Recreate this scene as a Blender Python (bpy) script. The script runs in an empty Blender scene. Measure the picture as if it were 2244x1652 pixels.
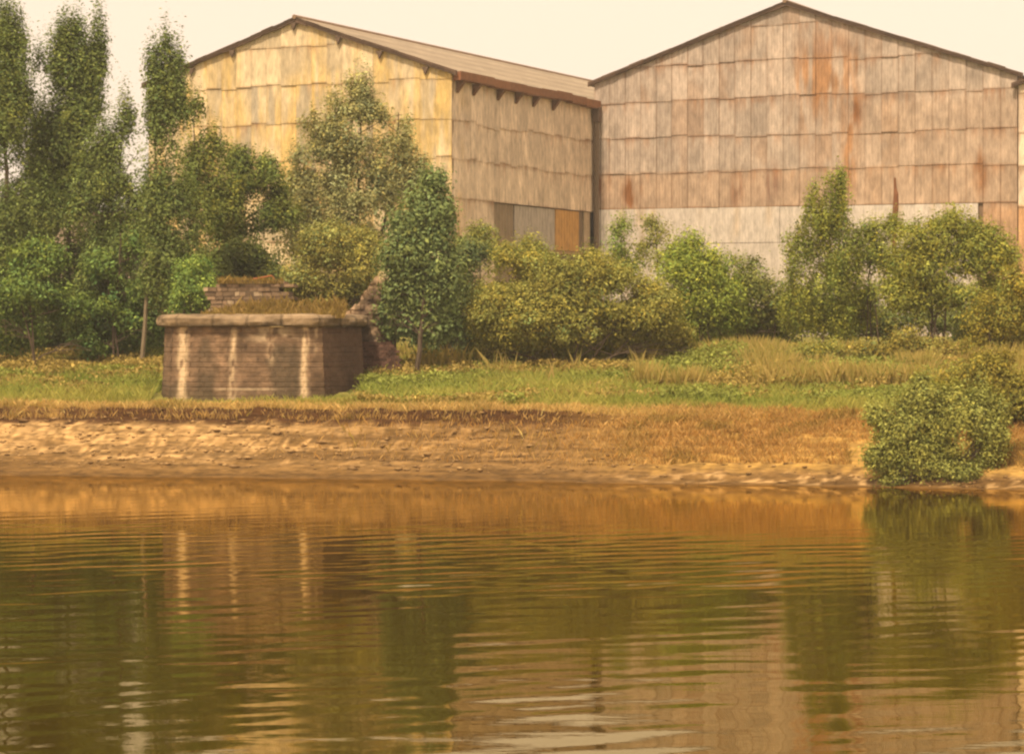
import bpy, math, random
import numpy as np
from mathutils import Vector

# ------------------------------------------------------------------ camera, sky, sun, exposure
S = bpy.context.scene
H = 6.07            # eye height above the river, metres
F = 6100.0          # focal length in units of a 2244-wide picture
U0, V0 = 1122.0, 720.0
cam = bpy.data.cameras.new("camera")
cam.sensor_width = 36.0
cam.lens = 36.0 * F / 2244.0
cam.shift_y = -(826.0 - V0) / 2244.0
cam.clip_start = 0.5
cam.clip_end = 12000
cam_o = bpy.data.objects.new("camera", cam)
S.collection.objects.link(cam_o)
cam_o.location = (0, 0, H)
cam_o.rotation_euler = (math.radians(90), 0, 0)
S.camera = cam_o

sun_dir = Vector((-0.24, -0.50, 0.83)).normalized()      # towards the sun
sun_el = math.asin(sun_dir.z)
sun_az = math.atan2(sun_dir.x, sun_dir.y)

W = bpy.data.worlds.new("World")
S.world = W
W.use_nodes = True
nt = W.node_tree
bg = nt.nodes["Background"]
sky = nt.nodes.new("ShaderNodeTexSky")
sky.sky_type = 'NISHITA'
sky.sun_disc = False
sky.sun_elevation = sun_el
sky.sun_rotation = sun_az
sky.air_density = 1.0
sky.dust_density = 2.0
sky.ozone_density = 1.0
hs = nt.nodes.new("ShaderNodeHueSaturation")
hs.inputs["Saturation"].default_value = 0.22
tint = nt.nodes.new("ShaderNodeMix")
tint.data_type = 'RGBA'
tint.blend_type = 'MULTIPLY'
tint.inputs["Factor"].default_value = 1.0
tint.inputs[7].default_value = (1.0, 0.79, 0.57, 1)
nt.links.new(sky.outputs[0], hs.inputs["Color"])
nt.links.new(hs.outputs[0], tint.inputs[6])
# thin even cloud over the whole sky: the blue is mostly veiled
veil = nt.nodes.new("ShaderNodeMix")
veil.data_type = 'RGBA'
veil.inputs["Factor"].default_value = 0.75
veil.inputs[7].default_value = (6.4, 5.1, 3.95, 1)
nt.links.new(tint.outputs[2], veil.inputs[6])
nt.links.new(veil.outputs[2], bg.inputs["Color"])
bg.inputs["Strength"].default_value = 0.115

sl = bpy.data.lights.new("sun", 'SUN')
sl.energy = 3.0
sl.angle = math.radians(5.0)
sl.color = (1.0, 0.82, 0.58)
sun_o = bpy.data.objects.new("sun", sl)
S.collection.objects.link(sun_o)
sun_o.rotation_euler = (-sun_dir).to_track_quat('-Z', 'Y').to_euler()
sun_o.location = (-60, -40, 120)

S.view_settings.view_transform = 'Standard'
S.view_settings.look = 'None'
S.view_settings.gamma = 1
S.view_settings.use_curve_mapping = False
S.view_settings.exposure = 0.74
S.render.engine = 'CYCLES'
S.cycles.max_bounces = 6
S.cycles.diffuse_bounces = 3
S.cycles.transmission_bounces = 3
S.cycles.transparent_max_bounces = 4
S.cycles.filter_width = 2.3          # an old soft print
S.cycles.use_denoising = True

# ------------------------------------------------------------------ helpers
rng = np.random.default_rng(7)
random.seed(7)

def at(u, v, Y):
    """a point of the place: seen at (u, v) of the 2244-wide photo, Y metres out"""
    return np.array([(u - U0) / F * Y, Y, H + (V0 - v) / F * Y])

def _hash(ix, iy, seed):
    h = (ix.astype(np.int64) * 374761393 + iy.astype(np.int64) * 668265263 + seed * 974634777) & 0xFFFFFFFF
    h = ((h ^ (h >> 13)) * 1274126177) & 0xFFFFFFFF
    h = (h ^ (h >> 16)) & 0xFFFFFFFF
    return h / 4294967295.0

def vnoise(x, y, seed=0):
    x = np.asarray(x, float); y = np.asarray(y, float)
    xi = np.floor(x); yi = np.floor(y)
    fx = x - xi; fy = y - yi
    fx = fx * fx * (3 - 2 * fx); fy = fy * fy * (3 - 2 * fy)
    a = _hash(xi, yi, seed); b = _hash(xi + 1, yi, seed)
    c = _hash(xi, yi + 1, seed); d = _hash(xi + 1, yi + 1, seed)
    return (a * (1 - fx) + b * fx) * (1 - fy) + (c * (1 - fx) + d * fx) * fy

def fbm(x, y, seed=0, octv=4, gain=0.5):
    s = 0; a = 1; t = 0
    for k in range(octv):
        s = s + a * vnoise(np.asarray(x) * 2 ** k, np.asarray(y) * 2 ** k, seed + 17 * k)
        t += a; a *= gain
    return s / t

def sstep(a, b, x):
    t = np.clip((np.asarray(x, float) - a) / (b - a), 0, 1)
    return t * t * (3 - 2 * t)

def mixc(a, b, t):
    a = np.asarray(a, float); b = np.asarray(b, float)
    t = np.asarray(t, float)[..., None]
    return a * (1 - t) + b * t

def setp(o, label=None, cat=None, group=None, kind=None):
    if label: o["label"] = label
    if cat: o["category"] = cat
    if group: o["group"] = group
    if kind: o["kind"] = kind
    return o

def empty(name, loc):
    o = bpy.data.objects.new(name, None)
    S.collection.objects.link(o)
    o.location = loc
    o.empty_display_size = 0.5
    return o

def build(name, verts, faces, mat, parent=None, cols=None, smooth=False):
    """faces: array (n,3|4) or a list of tuples; cols: per-vertex rgb"""
    verts = np.asarray(verts, float)
    me = bpy.data.meshes.new(name)
    if isinstance(faces, np.ndarray):
        n, k = faces.shape
        me.vertices.add(len(verts))
        me.vertices.foreach_set("co", verts.astype(np.float32).ravel())
        me.loops.add(n * k)
        me.loops.foreach_set("vertex_index", faces.astype(np.int32).ravel())
        me.polygons.add(n)
        me.polygons.foreach_set("loop_start", np.arange(0, n * k, k, dtype=np.int32))
        me.polygons.foreach_set("loop_total", np.full(n, k, dtype=np.int32))
        me.update(calc_edges=True)
    else:
        me.from_pydata([tuple(v) for v in verts], [], [tuple(int(i) for i in f) for f in faces])
        me.update()
    me.validate()
    if cols is not None:
        ca = me.color_attributes.new("Col", 'FLOAT_COLOR', 'POINT')
        c4 = np.ones((len(verts), 4), np.float32)
        c4[:, :3] = cols
        ca.data.foreach_set("color", c4.ravel())
    if smooth:
        me.polygons.foreach_set("use_smooth", np.ones(len(me.polygons), dtype=bool))
    me.materials.append(mat)
    o = bpy.data.objects.new(name, me)
    S.collection.objects.link(o)
    if parent is not None:
        o.parent = parent
        o.matrix_parent_inverse = parent.matrix_basis.inverted() if False else o.matrix_parent_inverse
        me.transform(__import__("mathutils").Matrix.Translation(-Vector(parent.location)))
    return o

class MB:
    """collects shapes into one mesh"""
    def __init__(s): s.v = []; s.f = []; s.c = []; s.n = 0
    def add(s, v, f, c=None):
        v = np.asarray(v, float)
        s.v.append(v)
        for q in f: s.f.append(tuple(int(i) + s.n for i in q))
        if c is None: c = (0.5, 0.5, 0.5)
        c = np.asarray(c, float)
        s.c.append(np.broadcast_to(c, (len(v), 3)) if c.ndim == 1 else c)
        s.n += len(v)
    def box(s, o, ax, ay, az, c=None):
        """corner o and three edge vectors"""
        o, ax, ay, az = [np.asarray(q, float) for q in (o, ax, ay, az)]
        v = [o, o + ax, o + ax + ay, o + ay, o + az, o + ax + az, o + ax + ay + az, o + ay + az]
        s.add(v, [(0, 3, 2, 1), (4, 5, 6, 7), (0, 1, 5, 4), (1, 2, 6, 5), (2, 3, 7, 6), (3, 0, 4, 7)], c)
    def tube(s, pts, rad, n=7, c=None):
        pts = [np.asarray(p, float) for p in pts]
        vv = []
        for i, p in enumerate(pts):
            d = pts[min(i + 1, len(pts) - 1)] - pts[max(i - 1, 0)]
            d = d / (np.linalg.norm(d) + 1e-9)
            a = np.cross(d, (0.3, 1, 0.1)); a /= np.linalg.norm(a) + 1e-9
            b = np.cross(d, a)
            for k in range(n):
                t = 2 * math.pi * k / n
                vv.append(p + rad[i] * (a * math.cos(t) + b * math.sin(t)))
        ff = []
        for i in range(len(pts) - 1):
            for k in range(n):
                k2 = (k + 1) % n
                ff.append((i * n + k, i * n + k2, (i + 1) * n + k2, (i + 1) * n + k))
        ff.append(tuple(range(n))[::-1])
        ff.append(tuple((len(pts) - 1) * n + k for k in range(n)))
        s.add(vv, ff, c)
    def grid(s, P, c):
        """P (a,b,3) grid of points, c (a,b,3)"""
        a, b, _ = P.shape
        idx = np.arange(a * b).reshape(a, b)
        q = np.stack([idx[:-1, :-1], idx[1:, :-1], idx[1:, 1:], idx[:-1, 1:]], -1).reshape(-1, 4)
        s.add(P.reshape(-1, 3), q, c.reshape(-1, 3))
    def build(s, name, mat, parent=None, smooth=False):
        return build(name, np.concatenate(s.v), s.f, mat, parent, np.concatenate(s.c), smooth)

def mat_col(name, rough=0.85, var=0.25, scale=2.0, bump=0.0, bscale=6.0, stretch=(1, 1, 1), spec=0.25, wave=None):
    """surface whose own colour is its 'Col' attribute, broken up by procedural noise"""
    m = bpy.data.materials.new(name); m.use_nodes = True
    t = m.node_tree; N = t.nodes; L = t.links
    b = N["Principled BSDF"]
    b.inputs["Roughness"].default_value = rough
    b.inputs["Specular IOR Level"].default_value = spec
    at_ = N.new("ShaderNodeAttribute"); at_.attribute_name = "Col"
    tc = N.new("ShaderNodeTexCoord"); mp = N.new("ShaderNodeMapping")
    mp.inputs["Scale"].default_value = stretch
    L.new(tc.outputs["Object"], mp.inputs[0])
    nz = N.new("ShaderNodeTexNoise"); nz.inputs["Scale"].default_value = scale
    nz.inputs["Detail"].default_value = 6; nz.inputs["Roughness"].default_value = 0.65
    L.new(mp.outputs[0], nz.inputs["Vector"])
    mr = N.new("ShaderNodeMapRange")
    mr.inputs[1].default_value = 0.25; mr.inputs[2].default_value = 0.75
    mr.inputs[3].default_value = 1 - var; mr.inputs[4].default_value = 1 + var
    L.new(nz.outputs[0], mr.inputs[0])
    mx = N.new("ShaderNodeMix"); mx.data_type = 'RGBA'; mx.blend_type = 'MULTIPLY'
    mx.inputs["Factor"].default_value = 1
    L.new(at_.outputs["Color"], mx.inputs[6]); L.new(mr.outputs[0], mx.inputs[7])
    L.new(mx.outputs[2], b.inputs["Base Color"])
    if bump:
        n2 = N.new("ShaderNodeTexNoise"); n2.inputs["Scale"].default_value = bscale
        n2.inputs["Detail"].default_value = 5
        L.new(mp.outputs[0], n2.inputs["Vector"])
        bp = N.new("ShaderNodeBump"); bp.inputs["Strength"].default_value = 1.0
        bp.inputs["Distance"].default_value = bump
        L.new(n2.outputs[0], bp.inputs["Height"]); L.new(bp.outputs[0], b.inputs["Normal"])
    return m

def mat_leaf(name, trans=0.3):
    m = bpy.data.materials.new(name); m.use_nodes = True
    t = m.node_tree; N = t.nodes; L = t.links
    N.remove(N["Principled BSDF"])
    at_ = N.new("ShaderNodeAttribute"); at_.attribute_name = "Col"
    d = N.new("ShaderNodeBsdfDiffuse"); tr = N.new("ShaderNodeBsdfTranslucent")
    mx = N.new("ShaderNodeMixShader"); mx.inputs[0].default_value = trans
    L.new(at_.outputs["Color"], d.inputs[0])
    hs = N.new("ShaderNodeMix"); hs.data_type = 'RGBA'; hs.blend_type = 'MULTIPLY'; hs.inputs["Factor"].default_value = 1
    hs.inputs[7].default_value = (1.25, 1.3, 0.6, 1)
    L.new(at_.outputs["Color"], hs.inputs[6]); L.new(hs.outputs[2], tr.inputs[0])
    L.new(d.outputs[0], mx.inputs[1]); L.new(tr.outputs[0], mx.inputs[2])
    L.new(mx.outputs[0], N["Material Output"].inputs[0])
    return m

M_GROUND = mat_col("ground_mat", 0.95, 0.65, 4.2, 0.06, 4.0, stretch=(0.35, 0.35, 2.4), spec=0.1)
M_SHEET = mat_col("weathered_sheet", 0.75, 0.34, 2.4, 0.012, 8.0, stretch=(1.4, 1.4, 0.5), spec=0.3)
def add_ribs(m, period, depth):
    t = m.node_tree; N = t.nodes; L = t.links
    tc = next(n for n in N if n.bl_idname == "ShaderNodeTexCoord")
    wv = N.new("ShaderNodeTexWave"); wv.wave_type = 'BANDS'; wv.bands_direction = 'X'
    wv.inputs["Scale"].default_value = 0.314 / period
    wv.inputs["Distortion"].default_value = 0.0
    L.new(tc.outputs["Object"], wv.inputs["Vector"])
    b2 = N.new("ShaderNodeBump"); b2.inputs["Distance"].default_value = depth
    old = next(n for n in N if n.bl_idname == "ShaderNodeBump")
    L.new(wv.outputs["Fac"], b2.inputs["Height"]); L.new(old.outputs[0], b2.inputs["Normal"])
    L.new(b2.outputs[0], N["Principled BSDF"].inputs["Normal"])
add_ribs(M_SHEET, 0.21, 0.03)
M_ROOF = mat_col("roof_sheet", 0.85, 0.2, 3.0, spec=0.2)
M_TRIM = mat_col("rusty_trim", 0.8, 0.25, 3.0, spec=0.2)
M_STONE = mat_col("old_masonry", 0.92, 0.35, 3.2, 0.03, 7.0, spec=0.15)
M_BARK = mat_col("bark", 0.95, 0.3, 6.0, 0.02, 14.0, stretch=(1, 1, 0.3), spec=0.1)
M_LEAF = mat_leaf("leaf", 0.24)
M_GRASS = mat_leaf("grass_blade", 0.35)

# ------------------------------------------------------------------ ground
def shore_y(x):
    x = np.asarray(x, float)
    xc = np.clip(x, -60, 60)
    return 110.6 - 0.27 * xc - 0.0025 * np.clip(xc, -25, 25) ** 2 + 0.5 * (fbm(xc * 0.22, xc * 0 + 3.1, 5, 3) - 0.5) * 2

def ground_z(x, y, fine=True):
    x = np.asarray(x, float); y = np.asarray(y, float)
    d = y - shore_y(x)
    r = sstep(1.0, 9.0, x)                        # the right bank is a grassed slope, the left a stony shore under a lip
    jit = (fbm(x * 0.55, x * 0 + 1.7, 11, 3) - 0.5) * 1.5
    lip = 6.1 + jit * 0.7
    left = np.interp(d, [-40, -8, 0, 2.6, 3.4, 5.0], [-1.8, -1.2, 0, 0.62, 1.0, 1.85])
    left = left + 0.35 * sstep(5.0, 6.1, d) + 0.42 * sstep(lip - 0.08, lip + 0.10, d)
    right = np.interp(d, [-40, -8, 0, 0.8, 1.6, 4.2, 7.0], [-1.8, -1.2, 0, 0.16, 0.62, 1.65, 2.5])
    z = left * (1 - r) + right * r
    z = z + np.interp(d, [6.5, 12, 18, 26, 45, 80], [0, 0.25, 0.95, 1.75, 2.4, 3.0])
    if fine:
        w = sstep(-1, 1.5, d)
        z = z + w * 0.16 * (fbm(x * 1.1, y * 1.6, 21, 4) - 0.5) * 2 * np.clip(1 - (d - 30) / 40, 0.3, 1)
        band = sstep(-0.5, 0.4, d) * sstep(7, 5, d) * (1 - r)
        z = z + band * 0.10 * (fbm(x * 0.5, y * 3.2, 31, 4) - 0.5) * 2
        lay = sstep(0.2, 1.0, d) * sstep(6.0, 4.6, d)
        z = z + lay * 0.11 * np.sin(d * 7.5 + 3.0 * fbm(x * 0.25, d * 0.4, 33, 3)) * fbm(x * 0.6, d, 34, 2)
        far = sstep(60, 400, np.hypot(x, y - 150))
        z = z + far * 2.0 * (fbm(x * 0.004, y * 0.004, 41, 3) - 0.5)
    near = sstep(20, 8, y)
    return z * (1 - near) + near * 4.4 * (1 + 0 * x)

def axis(parts):
    out = [np.arange(a, b, s) for a, b, s in parts] + [np.array([parts[-1][1]])]
    return np.concatenate(out)

gx = np.concatenate([[-6000, -3000, -1500, -800, -400, -250, -160], axis([(-110, -32, 3), (-32, 32, 0.16), (32, 110, 3)]), [160, 250, 400, 800, 1500, 3000, 6000]])
gy = np.concatenate([[-6000, -2000, -600, -200, -60, -20], axis([(0, 30, 3), (30, 94, 4), (94, 126, 0.13), (126, 160, 0.6), (160, 260, 4)]), [300, 380, 500, 800, 1500, 3000, 6000, 9000]])
GX, GY = np.meshgrid(gx, gy, indexing='ij')
GZ = ground_z(GX, GY)
D = GY - shore_y(GX)
R = sstep(1.0, 9.0, GX)
mud = np.array((0.20, 0.115, 0.040)); wet = np.array((0.125, 0.066, 0.018))
stone = np.array((0.47, 0.295, 0.125)); soil = np.array((0.062, 0.028, 0.010))
turf = np.array((0.2, 0.18, 0.045)); straw = np.array((0.40, 0.24, 0.065))
streak = fbm(GX * 0.35, GY * 2.6, 51, 4)
spk = fbm(GX * 2.3, GY * 3.0, 52, 3)
C = mixc(wet, mud, sstep(-0.5, 2.0, D))
pale = sstep(1.6, 3.2, D + (streak - 0.5) * 3) * sstep(6.6, 5.2, D) * sstep(5, -15, GX + (streak - 0.5) * 14)
pale = pale * sstep(0.30, 0.58, streak * 0.6 + spk * 0.4 + 0.12 * sstep(-2, -14, GX))
C = mixc(C, stone * (0.55 + 0.9 * fbm(GX * 3.3, GY * 4.2, 58, 3))[..., None], pale * 0.85)
lays = sstep(0.47, 0.58, fbm(GX * 0.13, GZ * 9.5, 59, 4)) * sstep(0.05, 0.4, D) * sstep(6.4, 5.6, D)
C = mixc(C, (0.10, 0.055, 0.018), lays * (0.85 - 0.25 * sstep(-4, -16, GX)))
dk = sstep(0.5, 0.62, fbm(GX * 4.0, GY * 5.0, 60, 3)) * sstep(1.0, 2.0, D) * sstep(6.4, 5.6, D)
C = mixc(C, (0.14, 0.08, 0.026), dk * 0.65)
C = mixc(C, soil, sstep(5.3, 5.8, D + (spk - 0.5)) * sstep(6.9, 6.2, D))
rs = R * sstep(1.2, 1.9, D + (spk - 0.5))
C = mixc(C, straw * (0.6 + 0.6 * spk[..., None]), rs)
C = mixc(C, stone * 0.85, R * sstep(0.1, 0.5, D) * sstep(1.5, 1.0, D) * sstep(0.5, 0.62, spk))
gr = sstep(6.3, 7.2, D + (spk - 0.5) * 0.8)
C = mixc(C, mixc(straw, turf, sstep(7.0, 8.8, D + (spk - 0.5) * 2)), gr)
idx = np.arange(GX.size).reshape(GX.shape)
Q = np.stack([idx[:-1, :-1], idx[1:, :-1], idx[1:, 1:], idx[:-1, 1:]], -1).reshape(-1, 4)
g = build("ground", np.stack([GX, GY, GZ], -1).reshape(-1, 3), Q, M_GROUND, None, C.reshape(-1, 3), True)
setp(g, kind="structure")

# ------------------------------------------------------------------ river
def water():
    wx = np.concatenate([[-6000, -1500, -500, -200, -90], axis([(-45, 45, 0.22)]), [90, 200, 500, 1500, 6000]])
    wy = np.concatenate([[2.0, 14, 24, 32], axis([(36, 62, 0.10), (62, 122, 0.16)]), [130]])
    X, Y = np.meshgrid(wx, wy, indexing='ij')
    rs = np.random.default_rng(3)
    Z = np.zeros_like(X)
    # patchy: calm sheltered water near the far bank, a spread of old wake further out
    patch = 0.45 + 0.85 * sstep(0.38, 0.66, fbm(X * 0.05 + 9, Y * 0.09, 71, 3))
    calm = 0.12 + 0.88 * sstep(104, 72, Y)
    warp = (fbm(X * 0.06, Y * 0.10, 73, 3) - 0.5) * 5.0
    for k in range(46):
        lam = rs.uniform(0.7, 2.1)
        ang = math.radians(90 + rs.normal(0, 11) + 27)
        kk = 2 * math.pi / lam
        slope = 0.0034 * rs.uniform(0.5, 1.4)
        Z += slope / kk * np.sin(kk * (math.cos(ang) * X + math.sin(ang) * Y + warp * 0.35) + rs.uniform(0, 6.3))
    Z *= patch * calm * (0.42 + 0.58 * sstep(39, 54, Y))
    for k in range(10):
        lam = rs.uniform(4, 9); ang = math.radians(90 + rs.normal(0, 14)); kk = 2 * math.pi / lam
        Z += 0.00025 / kk * np.sin(kk * (math.cos(ang) * X + math.sin(ang) * Y) + rs.uniform(0, 6.3)) * calm
    inner = (np.abs(X) < 46) & (Y > 34)
    Z = np.where(inner, Z, 0)
    m = bpy.data.materials.new("river_water"); m.use_nodes = True      # peat-brown water under a warm reflecting surface
    t = m.node_tree; N = t.nodes; L = t.links; N.remove(N["Principled BSDF"])
    body = N.new("ShaderNodeBsdfDiffuse"); body.inputs["Color"].default_value = (0.038, 0.023, 0.0015, 1)
    gl = N.new("ShaderNodeBsdfGlossy"); gl.inputs["Color"].default_value = (1.0, 0.85, 0.53, 1); gl.inputs["Roughness"].default_value = 0.02
    fr = N.new("ShaderNodeFresnel"); fr.inputs["IOR"].default_value = 1.45
    mx = N.new("ShaderNodeMixShader")
    tc = N.new("ShaderNodeTexCoord"); mp = N.new("ShaderNodeMapping")
    mp.inputs["Scale"].default_value = (0.7, 2.2, 1)
    nz = N.new("ShaderNodeTexNoise"); nz.inputs["Scale"].default_value = 2.2; nz.inputs["Detail"].default_value = 3
    bp = N.new("ShaderNodeBump"); bp.inputs["Strength"].default_value = 1; bp.inputs["Distance"].default_value = 0.0015
    L.new(tc.outputs["Object"], mp.inputs[0]); L.new(mp.outputs[0], nz.inputs["Vector"])
    L.new(nz.outputs[0], bp.inputs["Height"])
    L.new(bp.outputs[0], gl.inputs["Normal"]); L.new(bp.outputs[0], fr.inputs["Normal"])
    L.new(fr.outputs[0], mx.inputs[0]); L.new(body.outputs[0], mx.inputs[1]); L.new(gl.outputs[0], mx.inputs[2])
    L.new(mx.outputs[0], N["Material Output"].inputs[0])
    idx = np.arange(X.size).reshape(X.shape)
    q = np.stack([idx[:-1, :-1], idx[1:, :-1], idx[1:, 1:], idx[:-1, 1:]], -1).reshape(-1, 4)
    o = build("river_water", np.stack([X, Y, Z], -1).reshape(-1, 3), q, m, None, None, True)
    setp(o, kind="structure")
water()

# ------------------------------------------------------------------ the sheds
E1 = np.array([-0.917, 0.399, 0]); E1 /= np.linalg.norm(E1)      # along the gables, to the left and away
E2 = np.array([-E1[1], E1[0], 0]) * -1                             # along the sheds, away to the right
if E2[1] < 0: E2 = -E2
NG = -E2                                                           # the way the gables face
UPV = np.array([0, 0, 1.0])
P1 = np.array([-4.11, 190.0, 0])                                   # near corner of the yellow shed
SL = 26.2                                                           # length of side wall in the open
P2 = P1 + SL * E2                                                # where the grey shed's gable starts

def sheet_wall(mb, P0, dv, nv, W_, rows, roof, colour, cw=1.25, skip=None, seed=1, straight=lambda z: abs(z - 15.2) < 0.01 or abs(z - 15.0) < 0.01):
    """overlapping corrugated sheets, each its own slightly askew piece; colour(w, z, sheet_random, a, b) -> rgb"""
    n = int(round(W_ / cw)); cw = W_ / n
    fx = np.array([0, 0.06, 0.12, 0.24, 0.36, 0.5, 0.64, 0.76, 0.88, 0.94, 1.0])
    rs = np.random.default_rng(seed)
    for j in range(len(rows) - 1):
        zl, zh = rows[j], rows[j + 1]
        off = rs.normal(0, 0.03)
        nz = max(3, int((zh - zl) / 0.16))
        fz = np.concatenate([[0, 0.02, 0.045], np.linspace(0.08, 0.94, nz), [0.97, 1.0]])
        for i in range(n):
            w0, w1 = i * cw, (i + 1) * cw
            ra = rs.random(6)
            if skip and skip((w0 + w1) / 2, (zl + zh) / 2): continue
            dz = off + (ra[0] - 0.5) * 0.16 + 0.24 * (_hash(np.array([i // 4 + j * 0.0]), np.array([j * 1.0]), seed + 8)[0] - 0.5) + (fbm(np.array([i * 0.3]), np.array([j * 3.0]), seed + 5, 2)[0] - 0.5) * 0.3
            za = zl + (dz if j and not straight(zl) else 0)
            wv = w0 + fx * cw
            zt = np.minimum(zh + dz + 0.36, roof(wv) - 0.02)
            if np.max(zt) <= za + 0.05: continue
            zt = np.maximum(zt, za + 0.02)
            Wg = np.repeat(wv[:, None], len(fz), 1)
            Zg = za + (zt[:, None] - za) * fz[None, :]
            A = np.repeat(fx[:, None], len(fz), 1)
            B = (Zg - za) / (zh - zl)
            outw = 0.038 * (1 - B) + (A - 0.5) * (0.035 + 0.03 * (ra[1] - 0.5)) + (ra[2] - 0.5) * 0.02
            outw = outw + np.where(ra[3] > 0.9, 0.05 * (1 - B), 0)
            P = P0 + Wg[..., None] * dv + Zg[..., None] * UPV + outw[..., None] * nv
            mb.grid(P, colour(Wg, Zg, ra, A, B))

def slab(mb, pts, th, nv, c):
    """polygon pts given thickness th along nv"""
    pts = [np.asarray(p, float) for p in pts]; k = len(pts)
    v = pts + [p + nv * th for p in pts]
    f = [tuple(range(k))[::-1], tuple(range(k, 2 * k))] + [(i, (i + 1) % k, k + (i + 1) % k, k + i) for i in range(k)]
    mb.add(v, f, c)

RUST = np.array((0.33, 0.135, 0.04))
def streaks(w, z, seed):
    return 0.6 * fbm(w * 5.5, z * 0.28, seed, 4) + 0.4 * fbm(w * 1.6, z * 0.12, seed + 1, 3)

def dirt(c, w, z, A, B, ra, seed, joint=0.5):
    """run-down streaks, rusty laps, dark joints"""
    s = streaks(w, z, seed)
    c = c * (0.80 + 0.40 * s)[..., None]
    mott = fbm(w * 1.1, z * 0.9, seed + 5, 4)
    c = c * (0.72 + 0.56 * mott)[..., None]
    lap = np.clip(sstep(0.06, 0.0, B) + 0.8 * sstep(0.90, 0.99, B), 0, 1)
    c = mixc(c, RUST * 0.62, lap * np.clip(1.15 * fbm(w * 0.9, z * 0.4, seed + 3, 3) - 0.25, 0.08, 0.85))
    run = sstep(0.55, 1.0, B) * sstep(0.50, 0.75, fbm(w * 3.2, z * 0.15, seed + 9, 3))
    c = mixc(c, RUST, 0.38 * run)
    edge = np.clip(sstep(0.08, 0.0, A) + 0.5 * sstep(0.94, 1.0, A), 0, 1)
    c = mixc(c, RUST * 0.55, edge * joint * np.clip(0.15 + 1.0 * ra[4] ** 1.5 * (0.5 + fbm(w * 0 + ra[4] * 9, z * 0.6, seed + 4, 2)), 0, 1))
    return c

def col_yellow(w, z, ra, A, B):
    base = np.array((0.58, 0.46, 0.295)) * (0.80 + 0.34 * ra[0])
    c = np.broadcast_to(base, w.shape + (3,)).copy()
    y = sstep(0.42, 0.62, fbm(w * 0.22, z * 0.16, 301, 3) + 0.10 * sstep(24, 15, z) + 0.12 * (ra[5] - 0.5))
    c = mixc(c, (0.62, 0.41, 0.11), 0.70 * y * sstep(0.3, 0.6, streaks(w * 0.6, z, 305)))
    gy_ = sstep(0.55, 0.95, ra[5]) * sstep(0.35, 0.6, fbm(w * 1.5, z * 0.3, 306, 3))
    c = mixc(c, (0.36, 0.31, 0.24), 0.75 * gy_)
    return dirt(c, w, z, A, B, ra, 310, 0.35)

def col_side(w, z, ra, A, B):
    base = np.array((0.66, 0.52, 0.39)) * (0.84 + 0.26 * ra[0])
    c = np.broadcast_to(base, w.shape + (3,)).copy()
    c = mixc(c, (0.60, 0.38, 0.12), 0.5 * sstep(5, 0, w) * sstep(0.3, 0.6, fbm(w * .6, z * .3, 322, 3)))
    return dirt(c, w, z, A, B, ra, 330, 1.0)

def col_grey(w, z, ra, A, B):
    base = np.array((0.42, 0.335, 0.272)) * (0.82 + 0.30 * ra[0])
    c = np.broadcast_to(base, w.shape + (3,)).copy()
    c = mixc(c, (0.33, 0.22, 0.15), 0.7 * sstep(0.78, 0.95, ra[5]) * sstep(0.3, 0.6, fbm(w * 0.8, z * 0.5, 345, 3)))
    low = sstep(18.2, 17.6, z) + 0.7 * sstep(16, 24, w) * sstep(24, 22, z)
    c = mixc(c, (0.42, 0.27, 0.165), 0.55 * np.clip(low, 0, 1))
    def spot(w0, z0, rw, rz, k, colr=(0.38, 0.20, 0.095)):
        nonlocal c
        t = np.exp(-(((w - w0) / rw) ** 2 + ((z - z0) / rz) ** 2)) * (0.15 + 1.7 * sstep(0.34, 0.66, fbm(w * 2.6, z * 0.35, 341, 4)))
        c = mixc(c, colr, np.clip(k * t, 0, 1))
    spot(18.4, 25.2, 1.9, 2.4, 0.9); spot(17.0, 23.2, 1.6, 2.6, 0.5)
    spot(20.35, 20.4, 0.5, 4.2, 1.0); spot(20.6, 22.0, 0.55, 1.2, 0.9, (0.22, 0.09, 0.03))
    spot(3.1, 16.4, 0.6, 1.0, 1.4, (0.22, 0.09, 0.03)); spot(0.5, 17.1, 0.5, 1.0, 1.3, (0.24, 0.09, 0.03)); spot(5.6, 27.2, 0.6, 1.2, 0.9, (0.27, 0.17, 0.11)); spot(14.0, 17.0, 0.9, 1.3, 0.9, (0.27, 0.16, 0.11)); spot(11.5, 16.4, 0.5, 1.2, 0.9, (0.27, 0.15, 0.09))
    spot(20.9, 25.8, 0.22, 1.2, 0.8, (0.25, 0.13, 0.06)); spot(30.2, 17.5, 0.5, 1.6, 0.8, (0.3, 0.15, 0.07))
    spot(18.7, 27.0, 1.5, 0.8, 0.7, (0.33, 0.2, 0.13))
    c = mixc(c, (0.46, 0.27, 0.15), 0.7 * sstep(30.1, 30.3, w) * sstep(15.4, 14.4, z))
    return dirt(c, w, z, A, B, ra, 350, 0.6)

def col_pale(w, z, ra, A, B):
    c = np.broadcast_to(np.array((0.66, 0.52, 0.38)) * (0.9 + 0.2 * ra[0]), w.shape + (3,)).copy()
    c = mixc(c, (0.50, 0.26, 0.11), 0.85 * sstep(15.2, 14.6, z))
    return dirt(c, w, z, A, B, ra, 370, 0.4)

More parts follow.
